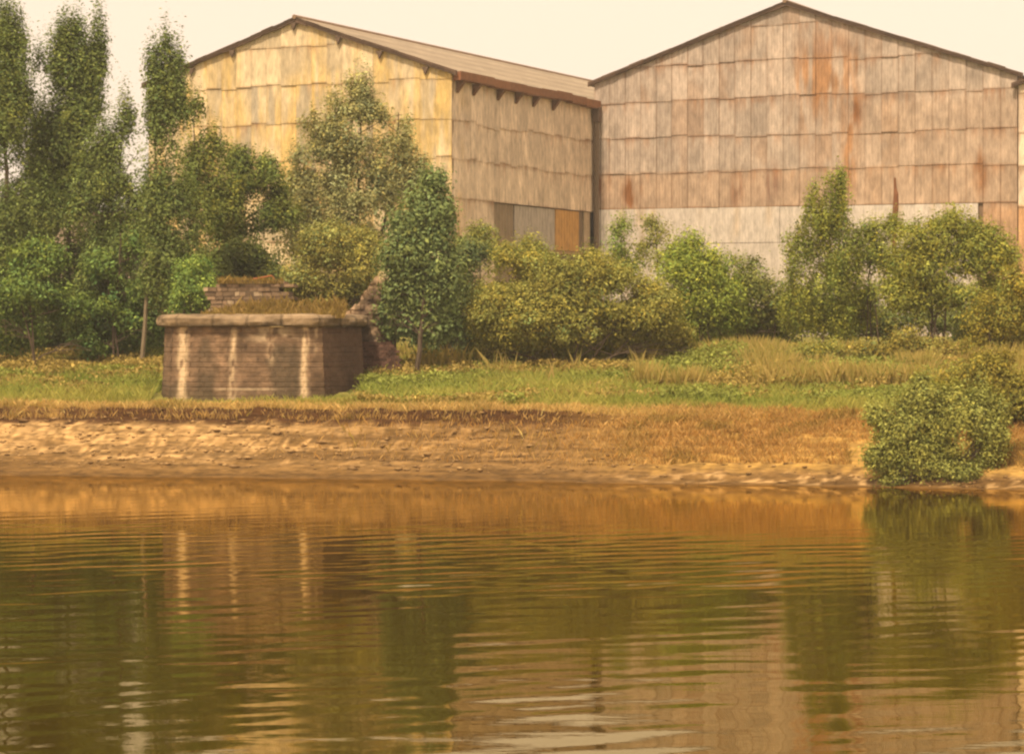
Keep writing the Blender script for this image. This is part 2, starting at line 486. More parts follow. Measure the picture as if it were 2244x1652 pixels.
def roof_plane(mb, P0, along, L_, a0, a1, ridge_h, eave_h, across, colr, seed):
    """one pitch: from across-distance a0 (eave) to a1 (ridge), L_ metres along"""
    nl, na = int(L_ / 0.8), 26
    Lg, Ag = np.meshgrid(np.linspace(-0.35, L_, nl), np.linspace(0, 1, na), indexing='ij')
    Zg = eave_h + (ridge_h - eave_h) * Ag + 0.05 * np.sin(Ag * math.pi * 10) ** 8
    P = P0 + Lg[..., None] * along + (a0 + (a1 - a0) * Ag)[..., None] * across + Zg[..., None] * UPV
    s = fbm(Lg * 0.7, Ag * 26, seed, 4); s2 = fbm(Lg * 0.12, Ag * 3, seed + 2, 3)
    c = np.array(colr) * (0.62 + 0.5 * s + 0.32 * s2)[..., None]
    c = mixc(c, np.array(colr) * 0.45, 0.75 * sstep(0.86, 1.0, np.abs(np.sin(Ag * math.pi * 5))) * 0.6)
    mb.grid(P, c)
    mb.grid(P - UPV * 0.14, c * 0.6)

def shed(name, label, P0, W_, wa, ze_r, ze_l, za, L_, rows, colfun, dv, cw, seed, skip=None, low=None):
    """gable starts at P0, runs W_ along dv; apex wa along; eaves ze_r (at P0) and ze_l; runs back L_ along E2"""
    root = empty(name, tuple(P0 + UPV * 5.2))
    setp(root, label, "shed", "corrugated industrial sheds behind the trees")
    roof = lambda w: np.where(np.asarray(w) < wa, ze_r + (za - ze_r) * np.asarray(w) / wa, za + (ze_l - za) * (np.asarray(w) - wa) / (W_ - wa))
    mb = MB()
    sheet_wall(mb, P0, dv, NG, W_, rows, roof, colfun, cw, skip, seed)
    zb = 4.0
    gp = [P0 + UPV * zb, P0 + dv * W_ + UPV * zb, P0 + dv * W_ + UPV * (ze_l - .05), P0 + dv * wa + UPV * (za - .05), P0 + UPV * (ze_r - .05)]
    slab(mb, [p - NG * 0.30 for p in gp], 0.18, NG, (0.2, 0.13, 0.08))
    mb.build("gable_wall", M_SHEET, root)
    bk = MB()
    slab(bk, [p + E2 * L_ for p in gp], 0.2, NG, (0.4, 0.3, 0.2))
    q = P0 + dv * W_
    slab(bk, [q + UPV * zb + E2 * .35, q + UPV * zb + E2 * L_, q + UPV * (ze_l - .1) + E2 * L_, q + UPV * (ze_l - .1) + E2 * .35], 0.15, -dv, (0.45, 0.33, 0.2))
    bk.build("rear_wall", M_SHEET, root)
    rf = MB()
    roof_plane(rf, P0, E2, L_, -0.35, wa, za + 0.12, ze_r - 0.02, dv, (0.32, 0.25, 0.175), seed + 60)
    roof_plane(rf, P0, E2, L_, W_ + 0.35, wa, za + 0.12, ze_l - 0.02, dv, (0.32, 0.25, 0.175), seed + 70)
    rf.build("roof", M_ROOF, root)
    rc = MB()
    rc.tube([P0 + dv * wa + UPV * (za + 0.13) + E2 * t for t in np.linspace(-.4, L_, 14)], [0.16] * 14, 8, (0.26, 0.17, 0.11))
    rc.build("ridge_cap", M_TRIM, root)
    for a, b, z0, z1 in ((-0.45, wa, ze_r, za), (W_ + 0.45, wa, ze_l, za)):
        bb = MB()
        nseg = 14
        for k in range(nseg):
            t0, t1 = k / nseg, (k + 1) / nseg
            jz = rng.normal(0, 0.02)
            A0 = P0 + dv * (a + (b - a) * t0) + UPV * (z0 + (z1 - z0) * t0 - 0.20 + jz)
            A1 = P0 + dv * (a + (b - a) * t1) + UPV * (z0 + (z1 - z0) * t1 - 0.20 + jz)
            bb.box(A0 + NG * 0.10, A1 - A0, NG * (0.2 + 0.004 * (k % 2)), UPV * 0.34, np.array((0.10, 0.062, 0.042)) * rng.uniform(0.8, 1.2))
        bb.build("bargeboard", M_TRIM, root)
    return root, roof

rows1 = [4.0, 6.9, 9.6, 12.3, 15.0, 17.7, 20.4, 23.1, 25.8, 28.5]
shed1, roof1 = shed("industrial_shed", "yellow-stained corrugated shed with its gable and long gutter behind the willow",
                    P1, 23.9, 11.95, 23.5, 23.5, 27.7, 62, rows1, col_yellow, E1, 1.2, 401)
# the long side of the yellow shed
def opening(w, z): return w > 6.9 and z < 15.0
sw = MB()
sheet_wall(sw, P1, E2, -E1, SL, rows1[:8] + [23.45], lambda w: 23.4 + 0 * np.asarray(w), col_side, 1.0, opening, 402)
slab(sw, [P1 + E2 * .2 + UPV * 15.0 + E1 * .3, P1 + E2 * SL + UPV * 15.0 + E1 * .3, P1 + E2 * SL + UPV * 23.4 + E1 * .3, P1 + E2 * .2 + UPV * 23.4 + E1 * .3], 0.18, -E1, (0.2, 0.13, 0.08))
slab(sw, [P1 + E2 * .2 + UPV * 4.0 + E1 * .3, P1 + E2 * 6.9 + UPV * 4.0 + E1 * .3, P1 + E2 * 6.9 + UPV * 15.0 + E1 * .3, P1 + E2 * .2 + UPV * 15.0 + E1 * .3], 0.18, -E1, (0.2, 0.13, 0.08))
sw.build("side_wall", M_SHEET, shed1)
def sidebox(name, t0, t1, z0, z1, inset, th, c, mat=M_SHEET):
    m = MB()
    m.box(P1 + E2 * t0 + UPV * z0 + E1 * inset, E2 * (t1 - t0), E1 * th, UPV * (z1 - z0), c)
    return m.build(name, mat, shed1)
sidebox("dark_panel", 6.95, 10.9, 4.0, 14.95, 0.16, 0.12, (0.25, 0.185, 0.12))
sidebox("sliding_door", 10.95, 18.5, 11.9, 14.93, 0.10, 0.12, (0.40, 0.345, 0.30))["label"] = "plain grey sliding door panel"
sidebox("sliding_door", 18.54, 23.1, 11.9, 14.93, 0.04, 0.12, (0.50, 0.27, 0.08))["label"] = "orange-brown rusty sliding door panel"
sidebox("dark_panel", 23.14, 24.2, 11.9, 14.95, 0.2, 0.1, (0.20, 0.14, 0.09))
sidebox("post", 24.25, 25.4, 4.0, 14.96, 0.05, 0.4, (0.44, 0.33, 0.22))
sidebox("door_rail", 11.0, 24.2, 11.62, 11.86, 0.0, 0.2, (0.36, 0.24, 0.12), M_TRIM)
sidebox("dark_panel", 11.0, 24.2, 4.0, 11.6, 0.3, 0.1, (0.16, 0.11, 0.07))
# box gutter with brackets
gt = MB()
nseg = 9
for k in range(nseg):
    t0, t1 = 0.15 + 25.9 * k / nseg, 0.15 + 25.9 * (k + 1) / nseg
    sag = 0.05 * rng.normal()
    c = np.array((0.25, 0.115, 0.055)) * rng.uniform(0.85, 1.15)
    gt.box(P1 + E2 * t0 + UPV * (23.0 + sag) - E1 * 0.06, E2 * (t1 - t0 - 0.02), -E1 * 0.55, UPV * 0.08, c * 0.8)
    gt.box(P1 + E2 * t0 + UPV * (23.08 + sag) - E1 * 0.55, E2 * (t1 - t0 - 0.02), -E1 * 0.06, UPV * 0.52, c)
gt.box(P1 + E2 * 0.12 + UPV * 23.0 - E1 * 0.06, E2 * 0.03, -E1 * 0.55, UPV * 0.6, (0.24, 0.1, 0.05))
gt.build("gutter", M_TRIM, shed1)
for t in (0.6, 3.3, 7.5, 10.7, 13.9, 17.6):
    b_ = MB()
    o = P1 + E2 * t - E1 * 0.06
    slab(b_, [o + UPV * 22.98, o - E1 * 0.62 + UPV * 22.98, o + UPV * 22.2], 0.38, E2, (0.16, 0.085, 0.05))
    b_.build("gutter_bracket", M_TRIM, shed1)
dp = MB()
o = P1 + E2 * 25.75 - E1 * 0.32
dp.box(o + UPV * 21.9 - E2 * 0.3 + E1 * .2, E2 * 0.6, -E1 * 0.55, UPV * 1.1, (0.13, 0.085, 0.06))
dp.tube([o + UPV * z for z in (22.0, 18.0, 13.0, 5.0)], [0.22, 0.22, 0.22, 0.22], 10, (0.17, 0.12, 0.08))
dp.build("downpipe", M_TRIM, shed1)
for w in (1.9, 5.4, 8.6, 12.1, 17.0, 20.3):
    b_ = MB()
    zz = float(roof1(w)) - 0.2
    o = P1 + E1 * w + NG * 0.1
    slab(b_, [o + UPV * zz - E1 * .25, o + UPV * zz + E1 * .25, o + UPV * (zz - 0.55)], 0.18, NG, (0.12, 0.08, 0.055))
    b_.build("purlin_end", M_TRIM, shed1)

rows2 = [4.0, 6.9, 9.8, 12.5, 15.2, 17.9, 20.62, 23.35, 26.05, 28.75, 31.5]
def low2(w, z): return w < 30.0 and z < 15.2
shed2, roof2 = shed("industrial_shed", "taller grey-brown corrugated shed with the white lower panel, right of the yellow one",
                    P2, 32.87, 15.4, 24.84, 24.35, 30.34, 60, rows2, col_grey, -E1, 1.25, 403, low2)
pb = MB()
for (w0, w1, z0, z1) in ((0.25, 14.9, 12.52, 15.18), (14.93, 29.98, 12.52, 15.16), (0.25, 29.98, 4.0, 12.48)):
    nw, nz = int((w1 - w0) / 0.4), max(4, int((z1 - z0) / 0.3))
    Wg, Zg = np.meshgrid(np.linspace(w0, w1, nw), np.linspace(z0, z1, nz), indexing='ij')
    c = np.array((0.56, 0.49, 0.43)) * (0.86 + 0.24 * fbm(Wg * 0.5, Zg * 0.25, 501, 4))[..., None]
    c = mixc(c, (0.5, 0.36, 0.23), 0.5 * sstep(0.55, 0.72, fbm(Wg * 2.2, Zg * 0.2, 502, 3)))
    P = P2 - E1 * 0 + Wg[..., None] * -E1 + Zg[..., None] * UPV + NG * 0.05
    pb.grid(P, c)
    slab(pb, [P2 - E1 * w0 + UPV * z0, P2 - E1 * w1 + UPV * z0, P2 - E1 * w1 + UPV * z1, P2 - E1 * w0 + UPV * z1], 0.045, NG, (0.5, 0.42, 0.34))
pb.build("lower_panel", M_SHEET, shed2)
P3 = P2 - E1 * 32.99 + NG * 0.25
shed3, roof3 = shed("industrial_shed", "pale shed wall just showing at the right edge past the tall gable", P3, 26.0, 13, 23.6, 23.6, 27.5, 55,
                    [4.0, 9.6, 14.9, 17.6, 20.3, 23.0, 25.7, 28.4], col_pale, -E1, 1.25, 404)

# low brick building behind the poplars
bl = empty("brick_building", tuple(at(170, 700, 222)))
setp(bl, "low pinkish brick building glimpsed between the tall poplar trunks", "building")
def bbuild():
    P0 = at(60, 700, 222); P0[2] = 4
    mb = MB()
    Wg, Zg = np.meshgrid(np.linspace(0, 10.5, 60), np.linspace(0, 11.0, 60), indexing='ij')
    c = np.array((0.42, 0.33, 0.25)) * (0.6 + 0.5 * fbm(Wg * 2, Zg * 3, 511, 4))[..., None]
    mb.grid(P0 + Wg[..., None] * np.array([1, 0.0, 0]) + Zg[..., None] * UPV, c)
    mb.box(P0 + np.array([0, .05, 0]), (10.5, 0, 0), (0, 9, 0), (0, 0, 10.9), (0.4, 0.26, 0.17))
    mb.build("wall", M_STONE, bl)
    r = MB()
    r.box(P0 + np.array([-.4, -.4, 11.02]), (11.3, 0, 0), (0, 9.8, 0), (0, 0, 0.35), (0.16, 0.12, 0.09))
    r.build("roof", M_TRIM, bl)
    for k in range(3):
        w = MB(); w.box(P0 + np.array([1.2 + 3.2 * k, -0.06, 6.6]), (1.5, 0, 0), (0, 0.05, 0), (0, 0, 2.3), (0.05, 0.045, 0.04))
        w.build("window", M_TRIM, bl)
bbuild()

# ------------------------------------------------------------------ the old bridge pier
def pier():
    root = empty("bridge_pier", (-12.0, 128.5, 2.6))
    setp(root, "ruined masonry bridge pier with rounded coping and grass on top, standing on the bank", "bridge pier")
    zt, zb = 6.15, 1.9
    poly = np.array([(-15.85, 127.2), (-15.25, 125.25), (-14.6, 125.0), (-9.1, 125.0), (-8.55, 125.3), (-7.0, 129.2), (-7.3, 133), (-15.9, 133)])
    cen = poly.mean(0)
    mb = MB()
    white = [(-14.78, 0.15, 1.9, 6.2, 1.15), (-12.5, 0.11, 2.6, 6.0, 0.65), (-10.75, 0.12, 4.4, 6.1, 0.45), (-9.27, 0.13, 2.4, 6.2, 0.9), (-8.8, 0.06, 4.9, 6.1, 0.45)]
    k = len(poly)
    for e in range(k):
        a, b = poly[e], poly[(e + 1) % k]
        Ln = np.linalg.norm(b - a)
        na = max(2, int(Ln / 0.045)); nz = 150
        Ag, Zg = np.meshgrid(np.linspace(0, 1, na), np.linspace(zb, zt, nz), indexing='ij')
        xy = a + Ag[..., None] * (b - a)
        bat = 0.050 * (zt - Zg)                       # battered: wider at the foot
        outd = (xy - cen); outd /= np.linalg.norm(outd, axis=-1, keepdims=True)
        nrm = np.array([(b - a)[1], -(b - a)[0]]) / Ln
        run = Ag * Ln
        course = (Zg - zb) / 0.22
        ci = np.floor(course); cf = course - ci
        blk = (run + 0.4 * (ci % 2)) / 0.62; bf = blk - np.floor(blk)
        joint = np.clip(sstep(0.16, 0.0, cf) + sstep(0.07, 0.0, bf), 0, 1)
        rel = 0.035 * (fbm(xy[..., 0] * 2 + xy[..., 1] * 2, Zg * 2, 601, 3) - 0.5) - 0.03 * joint + 0.02 * _hash(np.floor(blk), ci, 9 + e)
        xy = xy + outd * bat[..., None] + nrm * rel[..., None]
        P = np.concatenate([xy, Zg[..., None]], -1)
        base = np.array((0.178, 0.112, 0.067))
        t1 = fbm(xy[..., 0] * 1.2 + xy[..., 1], Zg * 0.9, 611, 4)
        c = base * (0.35 + 1.25 * t1)[..., None] * (0.6 + 0.8 * fbm(xy[..., 0] * 5, Zg * 6, 619, 3))[..., None]
        c = c * (0.85 + 0.3 * _hash(np.floor(blk), ci, 33 + e))[..., None]
        c = mixc(c, (0.085, 0.058, 0.036), 0.45 * joint * sstep(0.35, 0.65, fbm(xy[..., 0] * 1.7, Zg * 1.7, 620, 3)))
        c = mixc(c, (0.085, 0.062, 0.038), 0.75 * sstep(0.48, 0.66, fbm(xy[..., 0] * 0.8 + 4, Zg * 0.45, 612, 3)))
        c = mixc(c, (0.12, 0.095, 0.04), 0.6 * sstep(3.4, 2.5, Zg))
        if e in (4, 5):  # right-hand faces: their shade is put into the colour
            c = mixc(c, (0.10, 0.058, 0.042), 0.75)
        else:
            for (x0, wd, z0, z1, kk) in white:
                wob = x0 - 0.05 * (zt - Zg) * 0.5 + 0.14 * (fbm(Zg * 0.9, Zg * 0 + x0, 613, 3) - 0.5)
                wdz = wd * (0.75 + 0.9 * fbm(Zg * 1.7, Zg * 0 + x0 * 3, 614, 2)) * (1 + 0.5 * sstep(3.6, 2.4, Zg))
                m = np.exp(-((xy[..., 0] - wob) / wdz) ** 2) * sstep(z0 - .2, z0 + .5, Zg) * sstep(z1 + 0.3, z1 - 0.1, Zg)
                m = m * sstep(0.30, 0.60, fbm(xy[..., 0] * 6, Zg * 2.2, 615, 4) + 0.08 * kk) * kk
                c = mixc(c, (0.60, 0.44, 0.27), np.clip(m * 1.35, 0, 0.9))
            m = sstep(0.38, 0.60, fbm(xy[..., 0] * 1.6, Zg * 2.0, 616, 3)) * np.exp(-((xy[..., 0] + 10.75) / 0.8) ** 2) * sstep(5.3, 5.7, Zg)
            c = mixc(c, (0.58, 0.44, 0.28), 0.85 * m)
            m = np.exp(-((Zg - 3.35) / 0.05) ** 2) * sstep(-13.5, -13, xy[..., 0]) * sstep(-10.0, -11.2, xy[..., 0])
            c = mixc(c, (0.5, 0.38, 0.24), 0.6 * m)
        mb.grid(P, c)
    top = [tuple(p) + (zt - 0.02,) for p in poly]
    mb.add(top, [tuple(range(k))], (0.15, 0.11, 0.07))
    mb.build("pier_wall", M_STONE, root)
    # rounded coping: a bull-nosed course carried round the wall head
    cp = MB()
    prof = [(0.02, 0.0), (0.25, 0.015), (0.34, 0.07), (0.37, 0.20), (0.36, 0.36), (0.28, 0.48), (0.12, 0.54), (-0.45, 0.57)]
    ring = []
    nsub = 14
    pp = []
    for e in range(k):
        a, b = poly[e], poly[(e + 1) % k]
        m_ = max(2, int(np.linalg.norm(b - a) / 0.11))
        for q in range(m_): pp.append(a + (b - a) * q / m_)
    pp = np.array(pp)
    for _ in range(2): pp = 0.5 * pp + 0.25 * (np.roll(pp, 1, 0) + np.roll(pp, -1, 0))
    tg = np.roll(pp, -1, 0) - np.roll(pp, 1, 0); tg /= np.linalg.norm(tg, axis=1, keepdims=True)
    nn = np.stack([tg[:, 1], -tg[:, 0]], 1)
    arc = np.concatenate([[0], np.cumsum(np.linalg.norm(np.diff(pp, axis=0), axis=1))])
    G = np.zeros((len(pp) + 1, len(prof), 3)); CC = np.zeros_like(G)
    for i in range(len(pp) + 1):
        ii = i % len(pp)
        jf = (arc[ii] / 1.55) % 1.0
        groove = 0.11 * max(0, 1 - abs(jf - 0.5) / 0.05)
        for j, (o_, z_) in enumerate(prof):
            nv_ = fbm(np.array([arc[ii] * 1.3]), np.array([j * 0.7]), 621, 3)[0] - 0.5
            off = o_ - groove + 0.22 * nv_
            G[i, j] = (pp[ii, 0] + nn[ii, 0] * off, pp[ii, 1] + nn[ii, 1] * off, zt + z_ + 0.12 * nv_)
            t_ = fbm(np.array([arc[ii] * 0.9]), np.array([j * 0.5 + 3]), 622, 3)[0]
            cc = np.array((0.225, 0.16, 0.095)) * (0.15 + 1.7 * t_)
            if j < 3: cc = cc * 0.65  # underside of the coping: shade painted as a darker tone
            if groove > 0.02: cc = cc * 0.6
            CC[i, j] = cc
    cp.grid(G, CC)
    cp.add([G[i, -1] for i in range(len(pp))], [tuple(range(len(pp)))], (0.22, 0.17, 0.09))
    cp.build("coping", M_STONE, root)
    # what is left of the upper courses: irregular squared stones, stepped
    up = MB()
    rs = np.random.default_rng(63)
    tiers = [(-14.0, -10.1, 6.6, 0.2), (-13.95, -10.2, 6.8, 0.22), (-14.0, -10.25, 7.02, 0.18), (-13.92, -10.3, 7.20, 0.2), (-14.12, -10.55, 7.40, 0.17), (-14.2, -10.65, 7.57, 0.22), (-14.25, -10.9, 7.79, 0.2), (-13.65, -10.5, 7.99, 0.16), (-13.55, -10.75, 8.15, 0.15)]
    for ti, (x0, x1, z0, h_) in enumerate(tiers):
        x = x0 + rs.uniform(-0.08, 0.08)
        while x < x1:
            w_ = rs.uniform(0.22, 0.6)
            yo = rs.uniform(-0.05, 0.05)
            c = np.array((0.215, 0.145, 0.09)) * rs.uniform(0.55, 1.35)
            if rs.random() < 0.12: c = np.array((0.38, 0.28, 0.18))
            th_ = rs.uniform(-0.02, 0.02)
            up.box((x, 128.6 + yo + 0.02 * ti, z0), (w_ - 0.03, 0, th_), (0, 2.6, 0), (0, 0, h_ - 0.03), c)
            x += w_
        up.box((x0 + .15, 128.75, z0), (x1 - x0 - .2, 0, 0), (0, 2.2, 0), (0, 0, h_), (0.11, 0.08, 0.05))
    up.build("upper_masonry", M_STONE, root)
    # broken wing wall: ragged sloping head, the face weathered back
    br = MB()
    nx_, nz_ = 60, 90
    A_, B_ = np.meshgrid(np.linspace(0, 1, nx_), np.linspace(0, 1, nz_), indexing='ij')
    X_ = -7.85 + 2.35 * A_
    top = np.interp(X_, [-7.85, -7.5, -7.1, -6.75, -6.45, -6.2, -5.9, -5.5], [6.75, 7.1, 7.6, 8.1, 8.5, 8.55, 8.4, 8.2])
    top = top + 0.34 * (_hash(np.floor(X_ / 0.21), np.zeros_like(X_), 71) - 0.5)
    Z_ = 2.9 + (top - 2.9) * B_
    ci_ = np.floor(Z_ / 0.24); bi_ = np.floor((X_ + 0.2 * (ci_ % 2)) / 0.42 + 0.3 * fbm(X_, Z_, 72, 2))
    rel_ = 0.16 * (_hash(bi_, ci_, 73) - 0.5) + 0.25 * (fbm(X_ * 1.6, Z_ * 1.6, 74, 3) - 0.5)
    tone_ = (0.45 + 0.7 * _hash(bi_, ci_, 75)) * (0.55 + 0.9 * fbm(X_ * 4, Z_ * 4, 76, 3))
    cw_ = mixc((0.14, 0.092, 0.062), (0.42, 0.29, 0.18), sstep(0.84, 0.97, B_) + 0.9 * np.exp(-((X_ + 6.35) / 0.45) ** 2 - ((Z_ - 6.4) / 0.7) ** 2)) * tone_[..., None]
    br.grid(np.stack([X_, 131.3 + rel_, Z_], -1), cw_)
    br.grid(np.stack([X_, 132.3 + rel_ * 0.5, Z_ - 0.1], -1), cw_)
    T_ = np.stack([np.stack([X_[:, -1], 131.3 + rel_[:, -1], Z_[:, -1]], -1), np.stack([X_[:, -1], 132.3 + rel_[:, -1] * .5, Z_[:, -1] - 0.1], -1)], 1)
    br.grid(T_, np.stack([cw_[:, -1], cw_[:, -1]], 1))
    br.build("wing_wall", M_STONE, root)
    bw = MB()
    for ti in range(22):
        z0 = 2.6 + ti * 0.13
        x = -7.2 + 0.11 * (ti % 2)
        while x < -4.6 - 0.05 * ti:
            c = np.array((0.115, 0.062, 0.045)) * rs.uniform(0.55, 1.3)
            bw.box((x, 130.6 + rs.uniform(-.02, .02), z0), (0.225, 0, 0), (0, 0.4, 0), (0, 0, 0.115), c)
            x += 0.24
    bw.build("brick_wall", M_STONE, root)
    return root
pier()
rod = MB()
rod.tube([(-12.0, 128.9, 8.36), (-11.55, 128.95, 8.44), (-11.15, 129.0, 8.52), (-11.0, 129.05, 8.36)], [0.035, 0.035, 0.035, 0.03], 6, (0.36, 0.13, 0.05))
o = rod.build("rusty_rod", M_TRIM); setp(o, "bent rusty rod lying on top of the ruined masonry", "rod")

# ------------------------------------------------------------------ leaves, trees, shrubs
def leaf_mesh(centres, normals, length, width, cols, rs):
    n = len(centres)
    nr = normals / (np.linalg.norm(normals, axis=1, keepdims=True) + 1e-9)
    t = rs.normal(size=(n, 3)); t -= (t * nr).sum(1, keepdims=True) * nr
    t /= np.linalg.norm(t, axis=1, keepdims=True) + 1e-9
    b = np.cross(nr, t)
    L_ = length[:, None]; W_ = width[:, None]
    v = np.stack([centres - t * L_ * .5, centres + b * W_ * .5 - t * L_ * 0.05 + nr * L_ * .06, centres + t * L_ * .5, centres - b * W_ * .5 - t * L_ * 0.05 + nr * L_ * .06], 1).reshape(-1, 3)
    f = np.arange(4 * n).reshape(n, 4)
    return v, f, np.repeat(cols, 4, 0)

def unit_ball(n, rs, p=0.45):
    d = rs.normal(size=(n, 3)); d /= np.linalg.norm(d, axis=1, keepdims=True)
    return d * (rs.random(n) ** p)[:, None]

def crown(blobs, Y, rs, dens, leaf, col, clump=(0.42, 0.42, 0.34), per=46, droop=0.0, rise=0.0, hue=0.12, thin=1.0, gapcut=0.36, widen=1.0, undercut=0.0):
    """blobs: (u, v, half width, half height) in photo units; returns leaf mesh arrays and the clump centres"""
    CE, NO, LE, CO, CL = [], [], [], [], []
    k = Y / F
    seed_ = int(rs.integers(1, 50))
    col = np.array((2.6, 2.48, 2.7)) * np.asarray(col, float)
    pieces = []          # each mass of leaves is one main lobe and three smaller ones breaking its outline
    for bi, (u, v, ru, rv) in enumerate(blobs):
        CL.append([])
        pieces.append((bi, u, v, 0.84 * ru, 0.84 * rv))
        for _ in range(3):
            a_ = rs.uniform(0, 2 * math.pi); f_ = rs.uniform(0.55, 1.0); g_ = rs.uniform(0.28, 0.52)
            pieces.append((bi, u + math.cos(a_) * ru * widen * f_, v + math.sin(a_) * rv * f_, g_ * ru, g_ * rv * 1.1))
    for bi, u, v, ru, rv in pieces:
        c = at(u, v, Y + rs.normal(0, 0.25) * ru * k)
        ru = ru * widen
        R3 = np.array([ru * k, 0.85 * 0.5 * (ru + rv) * k, rv * k])
        nl = int(dens * 6.2 * ru * rv)
        nc = max(8, int(1.25 * nl / per))
        q = unit_ball(nc, rs)
        lump = fbm(q[:, 0] * 2.3 + 7 * bi, q[:, 2] * 2.3 + q[:, 1] * 1.7 + seed_ * 3, 77, 2)[:, None]
        q *= (0.55 + 0.85 * lump) * (0.85 + 0.32 * rs.random((nc, 1)))
        q *= np.where(rs.random((nc, 1)) < 0.17, rs.uniform(1.08, 1.36, (nc, 1)), 1.0)
        cc = c + q * R3
        gap = fbm(cc[:, 0] * 0.95 + 31 + cc[:, 1] * 0.7, cc[:, 2] * 0.95, 91, 2)
        cc = cc[gap > gapcut]; q = q[gap > gapcut]; nc = len(cc)
        CL[bi].extend(cc)
        tone = np.exp(rs.normal(0, 0.24, (nc, 1)))
        warm = rs.normal(0, hue, (nc, 1))
        m = np.maximum(3, rs.poisson(per * thin, nc))
        ids = np.repeat(np.arange(nc), m)
        n = len(ids)
        g3 = np.clip(rs.normal(size=(n, 3)), -2.2, 2.2)
        sz = np.array(clump) * (0.6 + 0.8 * rs.random((nc, 1)))
        off = g3 * sz[ids] * 0.62
        if rise:   # upward-reaching shoots
            off[:, 2] += rise * np.abs(rs.normal(size=n)) * (0.5 + q[ids, 2])
            off[:, :2] *= (1 - 0.35 * np.clip(off[:, 2:3], 0, 1.4))
        if droop:
            dd = np.abs(rs.normal(size=n)) * droop
            off[:, 2] -= dd
            off[:, :2] *= 0.6
        p = cc[ids] + off
        outv = (q / (np.linalg.norm(q, axis=1, keepdims=True) + 1e-6))[ids]
        nr = outv * 0.5 + off / (np.linalg.norm(off, axis=1, keepdims=True) + 1e-6) * 0.75 + np.array([0, 0, 0.55]) + rs.normal(size=(n, 3)) * 0.45
        ln = 0.70 * leaf * np.exp(np.clip(rs.normal(0, 0.36, n), -0.9, 0.6))
        w = warm[ids]
        cl = col * tone[ids] * np.exp(rs.normal(0, 0.14, (n, 1)))
        cl = cl * np.concatenate([1 + w, 1 + 0.25 * w, 1 - 0.8 * w], 1)
        CE.append(p); NO.append(nr); LE.append(ln); CO.append(np.clip(cl, 0.004, 0.6))
    CE = np.concatenate(CE); NO = np.concatenate(NO); LE = np.concatenate(LE); CO = np.concatenate(CO)
    if undercut:      # the crown overhangs its foot
        lo, hi = np.percentile(CE[:, 2], 3), np.percentile(CE[:, 2], 97)
        CE[:, 1] += undercut * np.clip((0.5 * (lo + hi) - CE[:, 2]) / (0.5 * (hi - lo)), 0, 1.1)
    CL = [np.array(q_) for q_ in CL]
    v, f, c = leaf_mesh(CE, NO, LE, LE * rs.uniform(0.42, 0.62, len(LE)), CO, rs)
    return v, f, c, CL

def limb(mb, a, b, r0, r1, rs, n=5, wob=0.08, c=(0.1, 0.07, 0.05), sag=0.0):
    a = np.asarray(a, float); b = np.asarray(b, float)
    Ln = np.linalg.norm(b - a); pts = []
    for i in range(n + 1):
        t = i / n
        p = a + (b - a) * t + rs.normal(0, wob * Ln / n, 3) * (0 < i)
        p[2] += sag * Ln * math.sin(math.pi * t)
        pts.append(p)
    mb.tube(pts, [r0 + (r1 - r0) * i / n for i in range(n + 1)], 6, c)
    return pts

def tree(kind, label, cat, group, blobs, Y, seed, base_u=None, dens=0.27, leaf=0.20, col=(0.085, 0.105, 0.022), trunk=0.16, bark=(0.11, 0.08, 0.055),
         stems=1, names=("trunk", "crown"), **kw):
    if names[0] == "stems": kw.setdefault("gapcut", 0.27); kw.setdefault("undercut", 1.1)
    rs = np.random.default_rng(seed)
    us = np.array([b[0] for b in blobs]); lowest = max(b[1] + b[3] for b in blobs)
    bu = base_u if base_u is not None else float(us.mean())
    x = (bu - U0) / F * Y
    gz = float(ground_z(np.array([x]), np.array([Y]))[0])
    root = empty(kind, (x, Y, gz))
    setp(root, label, cat, group)
    v, f, c, CL = crown(blobs, Y, rs, dens, leaf, col, **kw)
    tm = MB()
    cen = [at(b[0], b[1], Y) for b in blobs]
    order = sorted(range(len(blobs)), key=lambda i: cen[i][2])
    topc = cen[order[-1]]
    for s_ in range(stems):
        bx = x + (s_ - (stems - 1) / 2) * 0.35 + (rs.normal(0, .1) if stems > 1 else 0)
        tgt = topc if s_ == 0 else cen[order[max(0, len(order) - 1 - s_ * 2)]]
        path = limb(tm, (bx, Y + rs.normal(0, .15), gz - 0.25), tgt, trunk / (1 + 0.25 * (stems - 1)), 0.025, rs, 12, 0.05, bark)
        for i in order[:-1][s_::stems]:
            # a limb leaves the trunk below the clump it carries
            zi = cen[i][2] - 0.35 * abs(cen[i][0] - x) - 0.4
            j = int(np.argmin([abs(p[2] - zi) for p in path]))
            j = min(max(j, 1), len(path) - 2)
            rr = max(0.02, trunk * 0.5 * (1 - j / len(path)))
            lp = limb(tm, path[j], cen[i], rr, 0.018, rs, 4, 0.12, bark, 0.05)
            for cc in (CL[i][rs.choice(len(CL[i]), min(6, len(CL[i])), replace=False)] if len(CL[i]) else ()):
                limb(tm, lp[rs.integers(2, 5)], cc, 0.018, 0.008, rs, 2, 0.12, bark)
    tm.build(names[0], M_BARK, root)
    build(names[1], v, f, M_LEAF, root, c)
    return root

